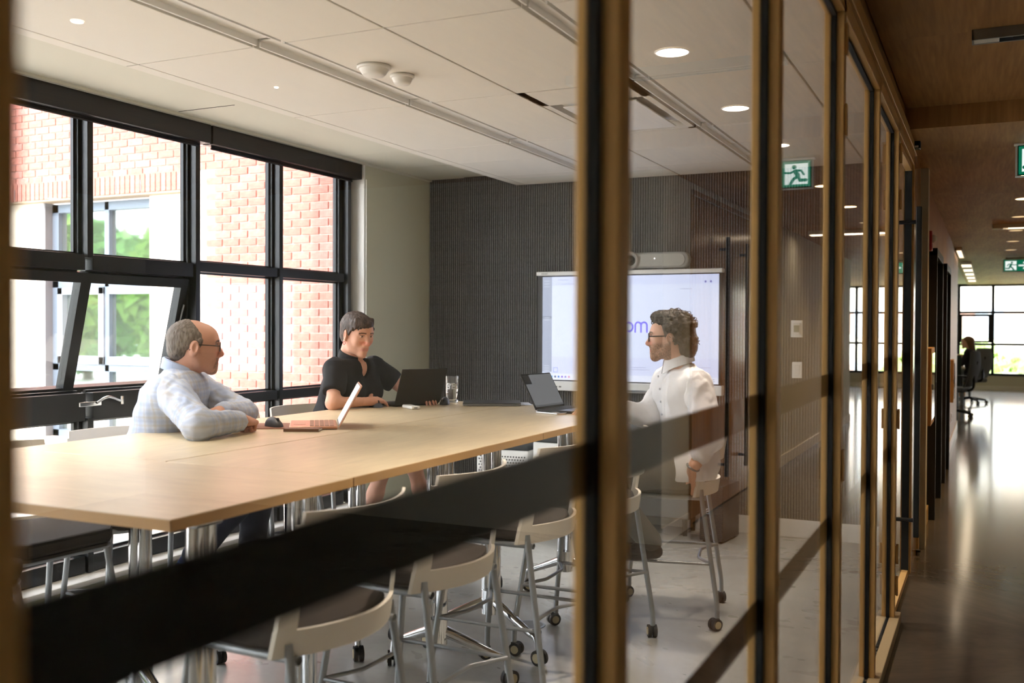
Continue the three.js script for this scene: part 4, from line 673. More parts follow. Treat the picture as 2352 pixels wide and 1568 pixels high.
function headGeo(o) {   // local frame: origin between the ears, +z face, +y up; chin at y -0.108, crown at y 0.118
  const F = new Field(0.0032), s = o.wide ?? 1, jw = o.jaw ?? s;
  F.ell(V(0, 0.035, -0.018), [0.075 * s, 0.083, 0.097], 0.02).ell(V(0, -0.012, 0.035), [0.060 * s, 0.082, 0.058], 0.04).ell(V(0, 0.04, 0.045), [0.061 * s, 0.052, 0.046], 0.03);
  for (const q of [-1, 1]) {
    F.cap(V(q * 0.056 * jw, -0.03, 0.0), V(q * 0.044 * jw, -0.066, 0.022), 0.019 * jw, 0.018 * jw, 0.03).cap(V(q * 0.044 * jw, -0.066, 0.022), V(q * 0.012 * jw, -0.094, 0.070), 0.019 * jw, 0.017 * jw, 0.03);
    F.ell(V(q * 0.040 * s, -0.016, 0.064), [0.024, 0.026, 0.022], 0.025).ell(V(q * 0.080 * s, -0.002, -0.002), [0.011, 0.034, 0.021], 0.006, false, new THREE.Euler(0.15, q * 0.45, q * -0.15)).ell(V(q * 0.092 * s, 0.002, 0.002), [0.0085, 0.021, 0.0115], 0.004, true, new THREE.Euler(0.15, q * 0.45, q * -0.15));
    F.ell(V(q * 0.031, 0.017, 0.1), [0.019, 0.010, 0.016], 0.012, true).ell(V(q * 0.031, 0.014, 0.0775), [0.0145, 0.0115, 0.0125], 0.004);
    F.cap(V(q * 0.014, 0.033, 0.091), V(q * 0.046, 0.032, 0.076), 0.0085, 0.0075, 0.012).ell(V(q * 0.0135, -0.030, 0.098), [0.0085, 0.0075, 0.0105], 0.007);
  }
  F.cap(V(0, 0.022, 0.089), V(0, -0.022, 0.110), 0.0085, 0.0115, 0.013).ell(V(0, -0.024, 0.1105), [0.0105, 0.0095, 0.0105], 0.008).ell(V(0, -0.092, 0.080), [0.021 * jw, 0.018 * jw, 0.016], 0.02).ell(V(0, -0.055, 0.082), [0.030 * jw, 0.026, 0.019], 0.02);
  F.cap(V(-0.018, -0.0535, 0.0925), V(0.018, -0.0535, 0.0925), 0.0058, 0.0058, 0.006).cap(V(-0.015, -0.0645, 0.0915), V(0.015, -0.0645, 0.0915), 0.0064, 0.0064, 0.006).cap(V(-0.022, -0.059, 0.101), V(0.022, -0.059, 0.101), 0.0018, 0.0018, 0.004, true);
  F.cap(V(0, -0.05, -0.025), V(0, -0.15, -0.045), 0.056 * s, 0.058 * s, 0.03);
  const sk = o.skin, mixp = (a, b, t) => mixc(a, b, clamp(t));
  return F.mesh((x, y, z) => {
    let c = mixp(sk, [sk[0] * 0.96, sk[1] * 0.82, sk[2] * 0.80], sst(0.03, 0.0, Math.hypot(Math.abs(x) - 0.04, y + 0.018) ) * 0.3 * (z > 0.04 ? 1 : 0));
    if (z > 0.088 && y < -0.012 && y > -0.036) c = mixp(c, [sk[0] * 0.98, sk[1] * 0.80, sk[2] * 0.78], 0.6);
    if (z > 0.07 && Math.abs(x) < 0.026 && y < -0.047 && y > -0.072) c = mixp(c, o.lips ?? [170, 95, 85], sst(0.0105, 0.006, Math.abs(y + 0.059)) * 0.8);
    const ex = Math.abs(x) - 0.031, ey = y - 0.0135;
    if (z > 0.07 && Math.hypot(ex / 0.0135, ey / (o.lids ?? 0.0055)) < 1) c = Math.hypot(ex, ey) < 0.0058 ? [40, 30, 26] : [222, 214, 206];
    else if (z > 0.066 && Math.abs(ex) < 0.015 && Math.abs(ey - 0.0065) < 0.002) c = mixp(c, [60, 42, 36], 0.7);
    if (z > 0.06 && Math.abs(x) > 0.012 && Math.abs(x) < 0.052 && Math.abs(y - 0.0335 + Math.max(0, Math.abs(x) - 0.038) * 0.35) < 0.0045) c = mixp(c, o.brow, 0.75);
    if (o.beard) c = mixp(c, o.beard.color, clamp(o.beard.at(x, y, z) * (0.72 + 0.75 * noise(x * 330, y * 210, z * 330) + 0.3 * noise(x * 120, y * 120, z * 120))));
    return c;
  });
}
function handGeo(o) {   // wrist at the origin, +z along the fingers, +y back of the hand, thumb towards o.side * x
  const F = new Field(0.0034), s = o.side, k = 0.007, sc = o.scale ?? 1, P = (x, y, z) => V(x * sc, y * sc, z * sc);
  F.ell(P(0, 0, 0.045), [0.040 * sc, 0.0165 * sc, 0.052 * sc], 0.012).cap(P(0, 0, -0.05), P(0, 0, 0.015), 0.026 * sc, 0.027 * sc, 0.02).ell(P(s * 0.026, -0.008, 0.034), [0.019 * sc, 0.017 * sc, 0.032 * sc], 0.012);
  [[0.029, 0.042, 0.026, 0.021, 0.0088], [0.010, 0.046, 0.030, 0.022, 0.0090], [-0.010, 0.043, 0.028, 0.021, 0.0086], [-0.028, 0.034, 0.021, 0.019, 0.0076]].forEach(([x, a, b, c, r], i) => {
    const cu = o.curl[i], sp = (o.spread ?? 0.06) * (1.5 - i) * s; let p = P(s * x, 0.002, 0.086), an = cu[0]; F.cap(P(s * x * 0.8, 0.004, 0.03), p, 0.0105 * sc, 0.0105 * sc, 0.01);
    [a, b, c].forEach((len, j) => { const d = V(Math.sin(sp) * Math.cos(an), -Math.sin(an), Math.cos(an) * Math.cos(sp)), q = p.clone().addScaledVector(d, len * sc); F.cap(p, q, r * sc * (1 - j * 0.06), r * sc * (0.95 - j * 0.07), 0.004); p = q; an += cu[1]; });
  });
  const t = o.thumb ?? [0.75, 0.25, 0.2], t0 = P(s * 0.026, -0.006, 0.022), t1 = t0.clone().add(P(s * Math.sin(t[0]) * 0.045, -t[1] * 0.03, Math.cos(t[0]) * 0.045)), t2 = t1.clone().add(P(s * Math.sin(t[0] - t[2]) * 0.032, -t[1] * 0.03, Math.cos(t[0] - t[2]) * 0.032)), t3 = t2.clone().add(P(s * Math.sin(t[0] - 2 * t[2]) * 0.024, -t[1] * 0.02, Math.cos(t[0] - 2 * t[2]) * 0.024));
  F.cap(t0, t1, 0.0135 * sc, 0.0115 * sc, 0.008).cap(t1, t2, 0.0112 * sc, 0.0100 * sc, 0.004).cap(t2, t3, 0.0100 * sc, 0.0082 * sc, 0.004);
  const sk = o.skin; return F.mesh((x, y, z) => mixc(sk, [sk[0] * 0.95, sk[1] * 0.8, sk[2] * 0.76], z > 0.1 * sc ? 0.35 : 0.1 + 0.2 * Math.max(0, noise(x * 60, y * 60, z * 60))));
}
// torso, hips and legs shared by body and clothes; grow swells it for cloth
function torso(F, J, grow, legs = true) {
  const side = J.lsh.clone().sub(J.rsh).normalize(), mid = J.lsh.clone().add(J.rsh).multiplyScalar(0.5), fw = side.clone().cross(V(0, 1, 0)).normalize();
  const bw = J.build ?? 1, chest = mid.clone().lerp(J.pelvis, 0.30).addScaledVector(fw, 0.015), waist = mid.clone().lerp(J.pelvis, 0.66).addScaledVector(fw, J.belly ?? 0.0);
  const off = (p, s, f = 0, u = 0) => p.clone().addScaledVector(side, s).addScaledVector(fw, f).add(V(0, u, 0));
  F.cap(J.rsh, J.lsh, 0.062 * bw + grow, 0.062 * bw + grow, 0.05);
  for (const q of [-1, 1]) { F.cap(off(chest, q * 0.075 * bw, 0, 0.06), off(waist, q * 0.060 * bw), 0.105 * bw + grow, 0.098 * bw + grow, 0.06); F.cap(off(waist, q * 0.06 * bw), off(J.pelvis, q * 0.075), 0.098 * bw + grow, 0.115 + grow, 0.05); }
  F.cap(mid, J.neck, 0.075 * bw + grow * 0.5, 0.052 + grow * 0.3, 0.06);
  if (J.bust) for (const q of [-1, 1]) F.ell(off(chest, q * 0.075, 0.085, 0.0), [0.062 + grow, 0.062 + grow, 0.058 + grow], 0.05);
  if (legs) for (const [h, k, a] of [[J.rhip, J.rknee, J.rank], [J.lhip, J.lknee, J.lank]]) F.cap(h, k, 0.085 + grow, 0.058 + grow, 0.04).cap(k, k.clone().lerp(a, 0.35), 0.058 + grow, 0.056 + grow, 0.03).cap(k.clone().lerp(a, 0.35), a, 0.056 + grow, 0.040 + grow, 0.03);
  return F;
}
function collarGeo(c, fa, r, h, tilt, gap, drop, n = 40) {   // stand and turned-down leaf swept round the neck, open towards the angle fa
  const pos = [], idx = [], ring = 8;
  for (let i = 0; i <= n; i++) {
    const t = fa + gap + (2 * PI - 2 * gap) * i / n, front = Math.pow((1 + Math.cos(t - fa)) / 2, 5), d = 0.012 + drop * front, lean = -tilt * Math.cos(t - fa), w = 0.0012 * Math.sin(t * 9);
    for (const [px, py] of [[0, -0.016], [-0.002, h], [0.004, h + 0.004], [0.010, h], [0.019 + w, -d], [0.016 + w, -d - 0.002], [0.006, h - 0.006], [0.004, -0.016]]) pos.push(c.x + Math.sin(t) * (r + px), c.y + py + lean, c.z + Math.cos(t) * (r + px));
  }
  for (let i = 0; i < n; i++) for (let j = 0; j < ring; j++) { const a = i * ring + j, b = i * ring + (j + 1) % ring, e = a + ring, f = b + ring; idx.push(a, b, f, a, f, e); }
  for (const o of [0, n * ring]) for (let j = 1; j < ring - 1; j++) o ? idx.push(o, o + j, o + j + 1) : idx.push(0, j + 1, j);
  const g = new THREE.BufferGeometry(); g.setAttribute('position', new THREE.Float32BufferAttribute(pos, 3)); g.setIndex(idx); const q = g.toNonIndexed(); q.computeVertexNormals(); return q;
}
const person = (name, label, base) => { const o = thing(name, label, 'person', [0, 0, 0], 0); return o; };
const specs = (parent, H, color, metal = 0, R = 0.0225, tk = 0.0022) => {   // spectacles in the head frame
  const m = mat(color, 0.35, { metalness: metal }), g = [];
  for (const q of [-1, 1]) { g.push(new THREE.TorusGeometry(R, tk, 8, 28).scale(1.05, 0.86, 1).translate(q * 0.0325, 0.008, 0.104)); g.push(bar(V(q * 0.055, 0.013, 0.103), V(q * 0.077, 0.013, 0.085), tk, 6), bar(V(q * 0.077, 0.013, 0.085), V(q * 0.083, 0.014, 0.002), tk, 6), bar(V(q * 0.083, 0.014, 0.002), V(q * 0.081, -0.012, -0.022), tk, 6)); }
  g.push(bar(V(-0.0105, 0.012, 0.1055), V(0.0105, 0.012, 0.1055), 0.002, 6));
  const s = mesh('spectacles', merge(g).applyMatrix4(H), m, parent);
  mesh('lens', merge([-1, 1].map((q) => new THREE.CircleGeometry(R * 0.95, 24).scale(1.05, 0.86, 1).translate(q * 0.0325, 0.008, 0.104))).applyMatrix4(H), M.glass, s); return s;
};
const ft = (parent, a, dir, color, name = 'shoe') => { const F = new Field(0.007), d = dir.clone().normalize(); F.cap(a.clone().add(V(0, 0.0, 0)), a.clone().addScaledVector(d, 0.06).add(V(0, -0.055, 0)), 0.042, 0.04, 0.03).cap(a.clone().addScaledVector(d, -0.03).add(V(0, -0.055, 0)), a.clone().addScaledVector(d, 0.17).add(V(0, -0.07, 0)), 0.036, 0.033, 0.03); return mesh(name, F.mesh(() => color), vc(0.4), parent); };
const mtx = (g, m) => g.applyMatrix4(m);
// ---------------------------------------------------------------- man in the pale blue plaid shirt
{
  const o = person('person', 'man in a pale blue plaid shirt and spectacles leaning on the table with folded arms'), skin = [205, 155, 132];
  const J = { rsh: V(-3.075, 1.222, -3.13), lsh: V(-3.245, 1.222, -3.445), neck: V(-3.185, 1.30, -3.295), pelvis: V(-3.36, 0.82, -3.22), build: 1.1, belly: 0.03,
    rhip: V(-3.29, 0.80, -3.14), lhip: V(-3.36, 0.80, -3.30), rknee: V(-2.90, 0.73, -3.30), lknee: V(-2.95, 0.73, -3.52), rank: V(-3.13, 0.43, -3.24), lank: V(-2.98, 0.38, -3.50) };
  const relb = V(-2.80, 1.105, -2.995), rwr = V(-2.80, 1.105, -3.235), lelb = V(-2.985, 1.11, -3.47), lwr = V(-2.925, 1.135, -3.255);
  const H = frame(V(-3.128, 1.404, -3.325), V(0.74, -0.06, -0.67));
  // body: head, hands and the figure under the clothes
  const B = torso(new Field(0.014), J, -0.016); B.chain([J.rsh, relb, rwr], [0.045, 0.038, 0.027]).chain([J.lsh, lelb, lwr], [0.045, 0.038, 0.027]).cap(J.neck, V(-3.150, 1.36, -3.315), 0.058, 0.056, 0.03);
  const beard = { color: [120, 92, 80], at: (x, y, z) => (z > 0.068 && Math.abs(x) < 0.026 && ((y < -0.040 && y > -0.0495) || (y < -0.072 && y > -0.112))) || (z > 0.075 && Math.abs(Math.abs(x) - 0.026) < 0.005 && y < -0.04 && y > -0.09) ? 0.85 : (y < -0.02 && z > -0.01 ? 0.12 : 0) };
  const hd = mtx(headGeo({ skin, brow: [110, 84, 70], lips: [168, 100, 88], beard, wide: 1.04 }), H);
  const fist = [[1.25, 1.35], [1.3, 1.4], [1.35, 1.4], [1.35, 1.4]];
  const hr = mtx(handGeo({ side: 1, curl: fist, skin, thumb: [0.15, 0.55, -0.35] }), frame(rwr, V(-0.18, -0.06, -0.98), V(0.35, 0.93, -0.1)));
  const hl = mtx(handGeo({ side: -1, curl: [[0.35, 0.4], [0.4, 0.4], [0.4, 0.45], [0.45, 0.45]], skin }), frame(lwr, V(0.10, -0.18, 0.97), V(0.15, 0.95, 0.2)));
  mesh('body', joinC(B.mesh(() => skin), hd, hr, hl), skinM, o);
  // hair: short grey-brown, receding at the temples
  const Hf = new Field(0.0036); Hf.ell(V(0, 0.038, -0.024), [0.084, 0.084, 0.100], 0.02).ell(V(0, -0.012, -0.062), [0.070, 0.062, 0.055], 0.02);
  for (const q of [-1, 1]) Hf.cap(V(q * 0.076, 0.03, 0.02), V(q * 0.073, -0.012, 0.010), 0.010, 0.006, 0.015);
  mesh('hair', mtx(Hf.mesh((x, y, z) => mixc([84, 73, 63], [158, 150, 140], clamp(0.24 + 0.55 * noise(x * 210 + 3, y * 36, z * 150) + (Math.abs(x) > 0.07 ? 0.25 : 0))), (x, y, z) => 0.0035 * noise(x * 220, y * 40, z * 160), (x, y, z) => Math.max(z - 0.034 - 0.006 * noise(x * 90, y * 90, 3) + (y > 0.05 ? 0.9 * (y - 0.05) : y < 0.02 ? 0.55 * (0.02 - y) : 0), -(y + 0.075), Math.abs(x) > 0.06 && ((z + 0.002) / 0.021) ** 2 + ((y + 0.004) / 0.034) ** 2 < 1 ? 0.02 : -1, y > 0.095 && z > -0.03 ? -0.001 : -1)), H), hairM, o);
  specs(o, H, 0x2a211c);
  // shirt with its sleeves, checked in two blues and a warm grey
  const plaid = (a, b) => { const l = (t, p, w) => { const f = Math.abs(((t / p) % 1 + 1) % 1 - 0.5) * p; return sst(w, w * 0.4, f); }; let c = [196, 207, 226]; c = mixc(c, [150, 165, 196], 0.38 * l(a, 0.036, 0.010)); c = mixc(c, [150, 165, 196], 0.38 * l(b, 0.036, 0.010)); c = mixc(c, [178, 168, 158], 0.35 * l(a + 0.018, 0.036, 0.005)); return mixc(c, [178, 168, 158], 0.35 * l(b + 0.018, 0.036, 0.005)); };
  const crease = (x, y, z, f, g = f) => Math.abs(noise(x * f, y * g, z * f)) - 0.2;
  const fold = (x, y, z) => 0.004 * fbm(x * 11, y * 26, z * 11, 3) + 0.012 * crease(x + y * 0.4, y, z, 7, 15) + 0.0022 * Math.sin(y * 95 + 9 * noise(x * 9, y * 4, z * 9)) * sst(1.1, 0.95, y);
  const St = torso(new Field(0.0085), J, 0.012, false); St.cap(J.rhip, J.lhip, 0.13, 0.13, 0.05);
  const shirt = mesh('shirt', St.mesh((x, y, z) => plaid(Math.atan2(z + 3.28, x + 3.2) * 0.15, y), fold, (x, y, z) => Math.max(y - 1.322 - 0.25 * ((x + 3.185) * -0.8), 0.74 - y)), clothM, o);
  const sleeve = (a, b, c, r) => { const F = new Field(0.0085); F.chain([a, b, c], r, 0.03); const ab = b.clone().sub(a), bc = c.clone().sub(b), la = ab.length(); return mesh('sleeve', F.mesh((x, y, z) => { const p = V(x, y, z), t1 = clamp(p.clone().sub(a).dot(ab) / ab.lengthSq(), 0, 1), t2 = clamp(p.clone().sub(b).dot(bc) / bc.lengthSq(), 0, 1), s = t2 > 0 ? la + t2 * bc.length() : t1 * la, ax = t2 > 0 ? b.clone().lerp(c, t2) : a.clone().lerp(b, t1), d = p.sub(ax); return plaid(Math.atan2(d.y, d.x + d.z) * 0.055, s); }, (x, y, z) => 0.005 * fbm(x * 20, y * 17, z * 20, 3) + 0.013 * crease(x, y + x * 0.5, z, 17, 13) + 0.007 * crease(x + 3, y, z, 34, 30)), clothM, shirt); };
  sleeve(J.rsh, relb, rwr.clone().lerp(relb, 0.08), [0.078, 0.060, 0.045]); sleeve(J.lsh, lelb, lwr.clone().lerp(lelb, 0.12), [0.076, 0.058, 0.044]);
  mesh('collar', collarGeo(V(-3.180, 1.300, -3.298), Math.atan2(0.8, -0.6), 0.070, 0.030, 0.030, 0.16, 0.022), mat(0xb4c2dc, 0.9), shirt);
  const Tr = new Field(0.011); for (const [h, k, a] of [[J.rhip, J.rknee, J.rank], [J.lhip, J.lknee, J.lank]]) { const e = k.clone().lerp(a, 0.72); Tr.cap(h, k, 0.098, 0.070, 0.05).cap(k, e, 0.070, 0.056, 0.03); } Tr.cap(J.rhip, J.lhip, 0.125, 0.125, 0.05);
  mesh('trousers', Tr.mesh(() => [42, 46, 62], (x, y, z) => 0.006 * fbm(x * 15, y * 15, z * 15, 3)), clothM, o);
  const Sk = new Field(0.006); for (const [k, a] of [[J.rknee, J.rank], [J.lknee, J.lank]]) Sk.cap(k.clone().lerp(a, 0.68), a, 0.047, 0.042, 0.02);
  mesh('socks', Sk.mesh((x, y, z) => (Math.sin(y * 260) > 0.45 ? [70, 120, 200] : [28, 44, 110])), clothM, o);
  ft(o, J.rank, V(-0.9, -0.1, 0.35), [46, 30, 22]); ft(o, J.lank, V(0.8, 0, -0.3), [46, 30, 22]);
}
// ---------------------------------------------------------------- woman in black
{
  const o = person('person', 'woman with short dark hair in a black short-sleeved dress typing at the black laptop'), skin = [226, 172, 146];
  const J = { rsh: V(-3.235, 1.262, -4.512), lsh: V(-3.195, 1.262, -4.822), neck: V(-3.245, 1.315, -4.66), pelvis: V(-3.40, 0.82, -4.70), build: 0.92, bust: true,
    rhip: V(-3.36, 0.79, -4.62), lhip: V(-3.36, 0.79, -4.78), rknee: V(-2.92, 0.735, -4.50), lknee: V(-2.86, 0.735, -4.72), rank: V(-3.02, 0.36, -4.45), lank: V(-2.74, 0.36, -4.72) };
  const relb = V(-3.175, 1.085, -4.40), rwr = V(-3.085, 1.085, -4.615), lelb = V(-3.045, 1.13, -4.93), lwr = V(-2.98, 1.095, -5.02);
  const H = frame(V(-3.185, 1.450, -4.640), V(0.90, -0.24, 0.30));
  const B = torso(new Field(0.013), J, -0.014); B.chain([J.rsh, relb, rwr], [0.042, 0.036, 0.024]).chain([J.lsh, lelb, lwr], [0.042, 0.036, 0.024]).cap(J.neck, V(-3.205, 1.40, -4.645), 0.047, 0.046, 0.02);
  const hd = mtx(headGeo({ skin, brow: [84, 58, 46], lips: [212, 142, 130], wide: 0.94, jaw: 0.84, lids: 0.0028 }), H);
  const hr = mtx(handGeo({ side: 1, scale: 0.92, curl: [[0.3, 0.35], [0.35, 0.4], [0.4, 0.4], [0.5, 0.4]], skin, thumb: [0.7, -0.5, 0.1] }), frame(rwr, V(0.28, 0.02, -0.95), V(0.25, 0.93, 0.25)));
  const hl = mtx(handGeo({ side: -1, scale: 0.92, curl: [[0.2, 0.3], [0.25, 0.3], [0.25, 0.3], [0.3, 0.3]], skin }), frame(lwr, V(0.5, -0.05, 0.4), V(0, 1, 0)));
  mesh('body', joinC(B.mesh(() => skin), hd, hr, hl), skinM, o);
  const Hf = new Field(0.0036); Hf.ell(V(0, 0.042, -0.018), [0.081, 0.088, 0.102], 0.02).ell(V(-0.012, 0.082, 0.045), [0.060, 0.034, 0.050], 0.03).ell(V(0, -0.015, -0.062), [0.062, 0.055, 0.042], 0.02);
  for (const q of [-1, 1]) Hf.cap(V(q * 0.072, 0.045, 0.045), V(q * 0.071, 0.0, 0.016), 0.010, 0.005, 0.015);
  for (let i = 0; i < 16; i++) { const a = -0.058 + i * 0.0075; Hf.cap(V(a, 0.098, 0.05), V(a - 0.008 - 0.3 * a * 0, 0.052 + 0.012 * Math.sin(i * 2.3), 0.083 - a * a * 6), 0.011, 0.005, 0.006); }
  mesh('hair', mtx(Hf.mesh((x, y, z) => mixc([58, 44, 38], [128, 106, 92], clamp(0.18 + 0.7 * noise(x * 190, y * 60 + z * 60, z * 90) + (y < 0.01 ? 0.2 : 0))), (x, y, z) => 0.004 * noise(x * 170, y * 40 + z * 40, z * 60), (x, y, z) => Math.max(y < 0.035 ? z - 0.02 - (y < 0 ? 0 : 0.6 * y) : -1, -(y + 0.062), Math.abs(x) > 0.055 && ((z + 0.002) / 0.021) ** 2 + ((y + 0.004) / 0.034) ** 2 < 1 ? 0.02 : -1)), H), hairM, o);
  mesh('earring', mtx(new THREE.TorusGeometry(0.009, 0.0018, 8, 18).rotateY(PI / 2).translate(-0.080, -0.045, 0.002), H), mat(0xc04040, 0.3, { metalness: 0.4 }), o);
  const black = () => [26, 26, 30], fold = (x, y, z) => 0.005 * fbm(x * 14, y * 22, z * 14, 3) + 0.012 * (Math.abs(noise(x * 14 + y * 4, y * 7, z * 14)) - 0.2);
  const D = torso(new Field(0.009), J, 0.013, false); for (const [h, k] of [[J.rhip, J.rknee], [J.lhip, J.lknee]]) D.cap(h, h.clone().lerp(k, 0.72), 0.105, 0.088, 0.05);
  const nk = V(-3.155, 1.285, -4.655);
  const dress = mesh('dress', D.mesh(black, fold, (x, y, z) => Math.max(y - 1.318, 0.055 - Math.hypot((x - nk.x) * 0.5, (y - nk.y - 0.03) * 0.55, (z - nk.z) * 1.5))), clothM, o);
  for (const [a, b] of [[J.rsh, relb], [J.lsh, lelb]]) { const F = new Field(0.009), e = a.clone().lerp(b, 0.55); F.cap(a, e, 0.068, 0.066, 0.03); const ax = e.clone().sub(a).normalize(), top = e.clone().addScaledVector(ax, 0.03); mesh('sleeve', F.mesh(black, fold, (x, y, z) => V(x, y, z).sub(top).dot(ax)), clothM, dress); }
  mesh('collar', collarGeo(V(-3.228, 1.322, -4.66), Math.atan2(1, 0.1), 0.062, 0.024, 0.026, 0.42, 0.034), mat(0x1c1c21, 0.9), dress);
  ft(o, J.rank, V(0.9, 0, 0.1), [30, 28, 28]); ft(o, J.lank, V(0.9, 0, 0), [30, 28, 28]);
}
// ---------------------------------------------------------------- man in the white shirt
{
  const o = person('person', 'man with dark curly hair, beard and white shirt reaching across the table end'), skin = [236, 188, 162];
  const J = { rsh: V(-1.535, 1.222, -5.125), lsh: V(-1.315, 1.215, -4.875), neck: V(-1.425, 1.298, -4.985), pelvis: V(-1.395, 0.82, -5.03), build: 1.05,
    rhip: V(-1.47, 0.79, -5.09), lhip: V(-1.40, 0.79, -4.93), rknee: V(-1.86, 0.735, -4.93), lknee: V(-1.76, 0.735, -4.70), rank: V(-1.70, 0.40, -4.96), lank: V(-1.54, 0.42, -4.84) };
  const relb = V(-1.60, 1.035, -4.99), rwr = V(-1.80, 1.092, -4.83), lelb = V(-1.215, 0.97, -4.80), lwr = V(-1.325, 0.795, -4.83);
  const H = frame(V(-1.475, 1.443, -4.945), V(-0.955, -0.02, 0.29));
  const B = torso(new Field(0.014), J, -0.016); B.chain([J.rsh, relb, rwr], [0.045, 0.038, 0.027]).chain([J.lsh, lelb, lwr], [0.045, 0.038, 0.027]).cap(J.neck, V(-1.455, 1.37, -4.955), 0.058, 0.055, 0.03);
  const beard = { color: [120, 84, 56], at: (x, y, z) => { const a = sst(-0.012, -0.042, y - 0.25 * Math.max(0, 0.04 - z)) * (z > -0.006 ? 1 : 0), lip = z > 0.07 && Math.abs(x) < 0.02 && y < -0.049 && y > -0.069; return lip ? 0 : clamp(0.95 * a * (y > -0.03 && Math.abs(x) < 0.03 && z > 0.06 ? 0.2 : 1) + (z > 0.08 && Math.abs(x) < 0.027 && y < -0.040 && y > -0.05 ? 0.4 : 0)); } };
  const hd = mtx(headGeo({ skin, brow: [92, 66, 50], lips: [190, 104, 92], beard, wide: 1.0 }), H);
  const hr = mtx(handGeo({ side: -1, curl: [[0.3, 0.35], [0.35, 0.35], [0.35, 0.4], [0.4, 0.4]], skin }), frame(rwr, V(-0.66, -0.1, 0.75), V(0, 1, 0)));
  const hl = mtx(handGeo({ side: 1, curl: [[0.5, 0.45], [0.55, 0.45], [0.6, 0.45], [0.6, 0.5]], skin }), frame(lwr, V(-0.55, -0.55, -0.3), V(0.5, 0.6, 0.62)));
  mesh('body', joinC(B.mesh(() => skin), hd, hr, hl), skinM, o);
  const Hf = new Field(0.0036); Hf.ell(V(0, 0.052, -0.026), [0.090, 0.088, 0.104], 0.02).ell(V(0, -0.03, -0.085), [0.078, 0.085, 0.058], 0.03).ell(V(0, 0.112, 0.04), [0.062, 0.034, 0.056], 0.03);
  for (const q of [-1, 1]) Hf.cap(V(q * 0.080, 0.05, 0.02), V(q * 0.074, -0.005, 0.014), 0.015, 0.006, 0.02);
  let hs = 3; const hr2 = (a, b) => { hs = (hs * 16807) % 2147483647; return a + (b - a) * hs / 2147483647; };
  for (let i = 0; i < 330; i++) { const a = hr2(0, 2 * PI), q = Math.acos(hr2(-0.75, 1)), d = V(Math.sin(q) * Math.cos(a), Math.cos(q), Math.sin(q) * Math.sin(a)), c = V(d.x * 0.093, 0.047 + d.y * 0.093 - (d.z < -0.3 && d.y < 0.2 ? 0.055 : 0), -0.028 + d.z * 0.108 ); if (c.z > 0.01 && c.y < 0.075) continue; if (c.y < -0.115) continue; Hf.ell(c, [hr2(0.008, 0.014), hr2(0.008, 0.014), hr2(0.008, 0.014)], 0.006); }
  const hairCut = (x, y, z) => Math.max(y < 0.068 ? z - 0.022 - 0.25 * Math.max(0, y) : -1, -(y + 0.125), Math.abs(x) > 0.06 && ((z + 0.002) / 0.023) ** 2 + ((y + 0.006) / 0.034) ** 2 < 1 ? 0.02 : -1);
  const hair = mesh('hair', mtx(Hf.mesh((x, y, z) => mixc([38, 28, 22], [104, 78, 56], clamp(0.12 + 0.7 * noise(x * 95, y * 95, z * 95))), (x, y, z) => 0.005 * noise(x * 95, y * 95, z * 95), hairCut), H), hairM, o);
  const curls = []; for (let i = 0; i < 150; i++) { const a = hr2(0, 2 * PI), q = Math.acos(hr2(-0.7, 1)), d = V(Math.sin(q) * Math.cos(a), Math.cos(q), Math.sin(q) * Math.sin(a)), c = V(d.x * 0.102, 0.047 + d.y * 0.101 - (d.z < -0.3 && d.y < 0.2 ? 0.055 : 0), -0.028 + d.z * 0.118); if (c.z > 0.0 && c.y < 0.08) continue; if (c.y < -0.1) continue; const r = hr2(0.007, 0.012), e = new THREE.Euler(hr2(0, 6), hr2(0, 6), hr2(0, 6)); curls.push(new THREE.TorusGeometry(r, 0.0018, 5, 12, 4.6).applyMatrix4(new THREE.Matrix4().makeRotationFromEuler(e).setPosition(c))); }
  const cm = mesh('curls', mtx(merge(curls), H), mat(0x3a2a20, 0.6), hair); cm.userData.kind = 'stuff';
  specs(o, H, 0x241c1c, 0, 0.0235, 0.003);
  const crease = (x, y, z, f, g = f) => Math.abs(noise(x * f, y * g, z * f)) - 0.2, white = () => [238, 238, 240], fold = (x, y, z) => 0.005 * fbm(x * 13, y * 9, z * 13, 3) + 0.016 * crease(x + y * 0.15, y, z, 15, 4) + 0.006 * crease(x + 5, y + x * 0.7, z, 26, 9);
  const St = torso(new Field(0.009), J, 0.014, false); St.cap(J.rhip, J.lhip, 0.132, 0.132, 0.05);
  const shirt = mesh('shirt', St.mesh(white, fold, (x, y, z) => Math.max(y - 1.318, 0.73 - y)), clothM, o);
  const sl = (pts, r) => { const F = new Field(0.009); F.chain(pts, r, 0.03); return mesh('sleeve', F.mesh(white, (x, y, z) => 0.006 * fbm(x * 18, y * 18, z * 18, 3) + 0.018 * crease(x, y + z * 0.4, z, 15, 10) + 0.008 * crease(x + 4, y, z, 32, 26)), clothM, shirt); };
  sl([J.rsh, relb, relb.clone().lerp(rwr, 0.5)], [0.078, 0.062, 0.054]); sl([J.lsh, lelb, lelb.clone().lerp(lwr, 0.5)], [0.082, 0.062, 0.052]);
  mesh('collar', collarGeo(V(-1.436, 1.322, -4.974), Math.atan2(-0.9, 0.42), 0.066, 0.032, 0.022, 0.14, 0.026), mat(0xf0f0f2, 0.9), shirt);
  const cu = new Field(0.007), cuff = relb.clone().lerp(rwr, 0.52), cd = rwr.clone().sub(relb).normalize(); for (const t of [-0.03, 0.0, 0.025]) cu.cap(cuff.clone().addScaledVector(cd, t), cuff.clone().addScaledVector(cd, t + 0.012), 0.054, 0.054, 0.01);
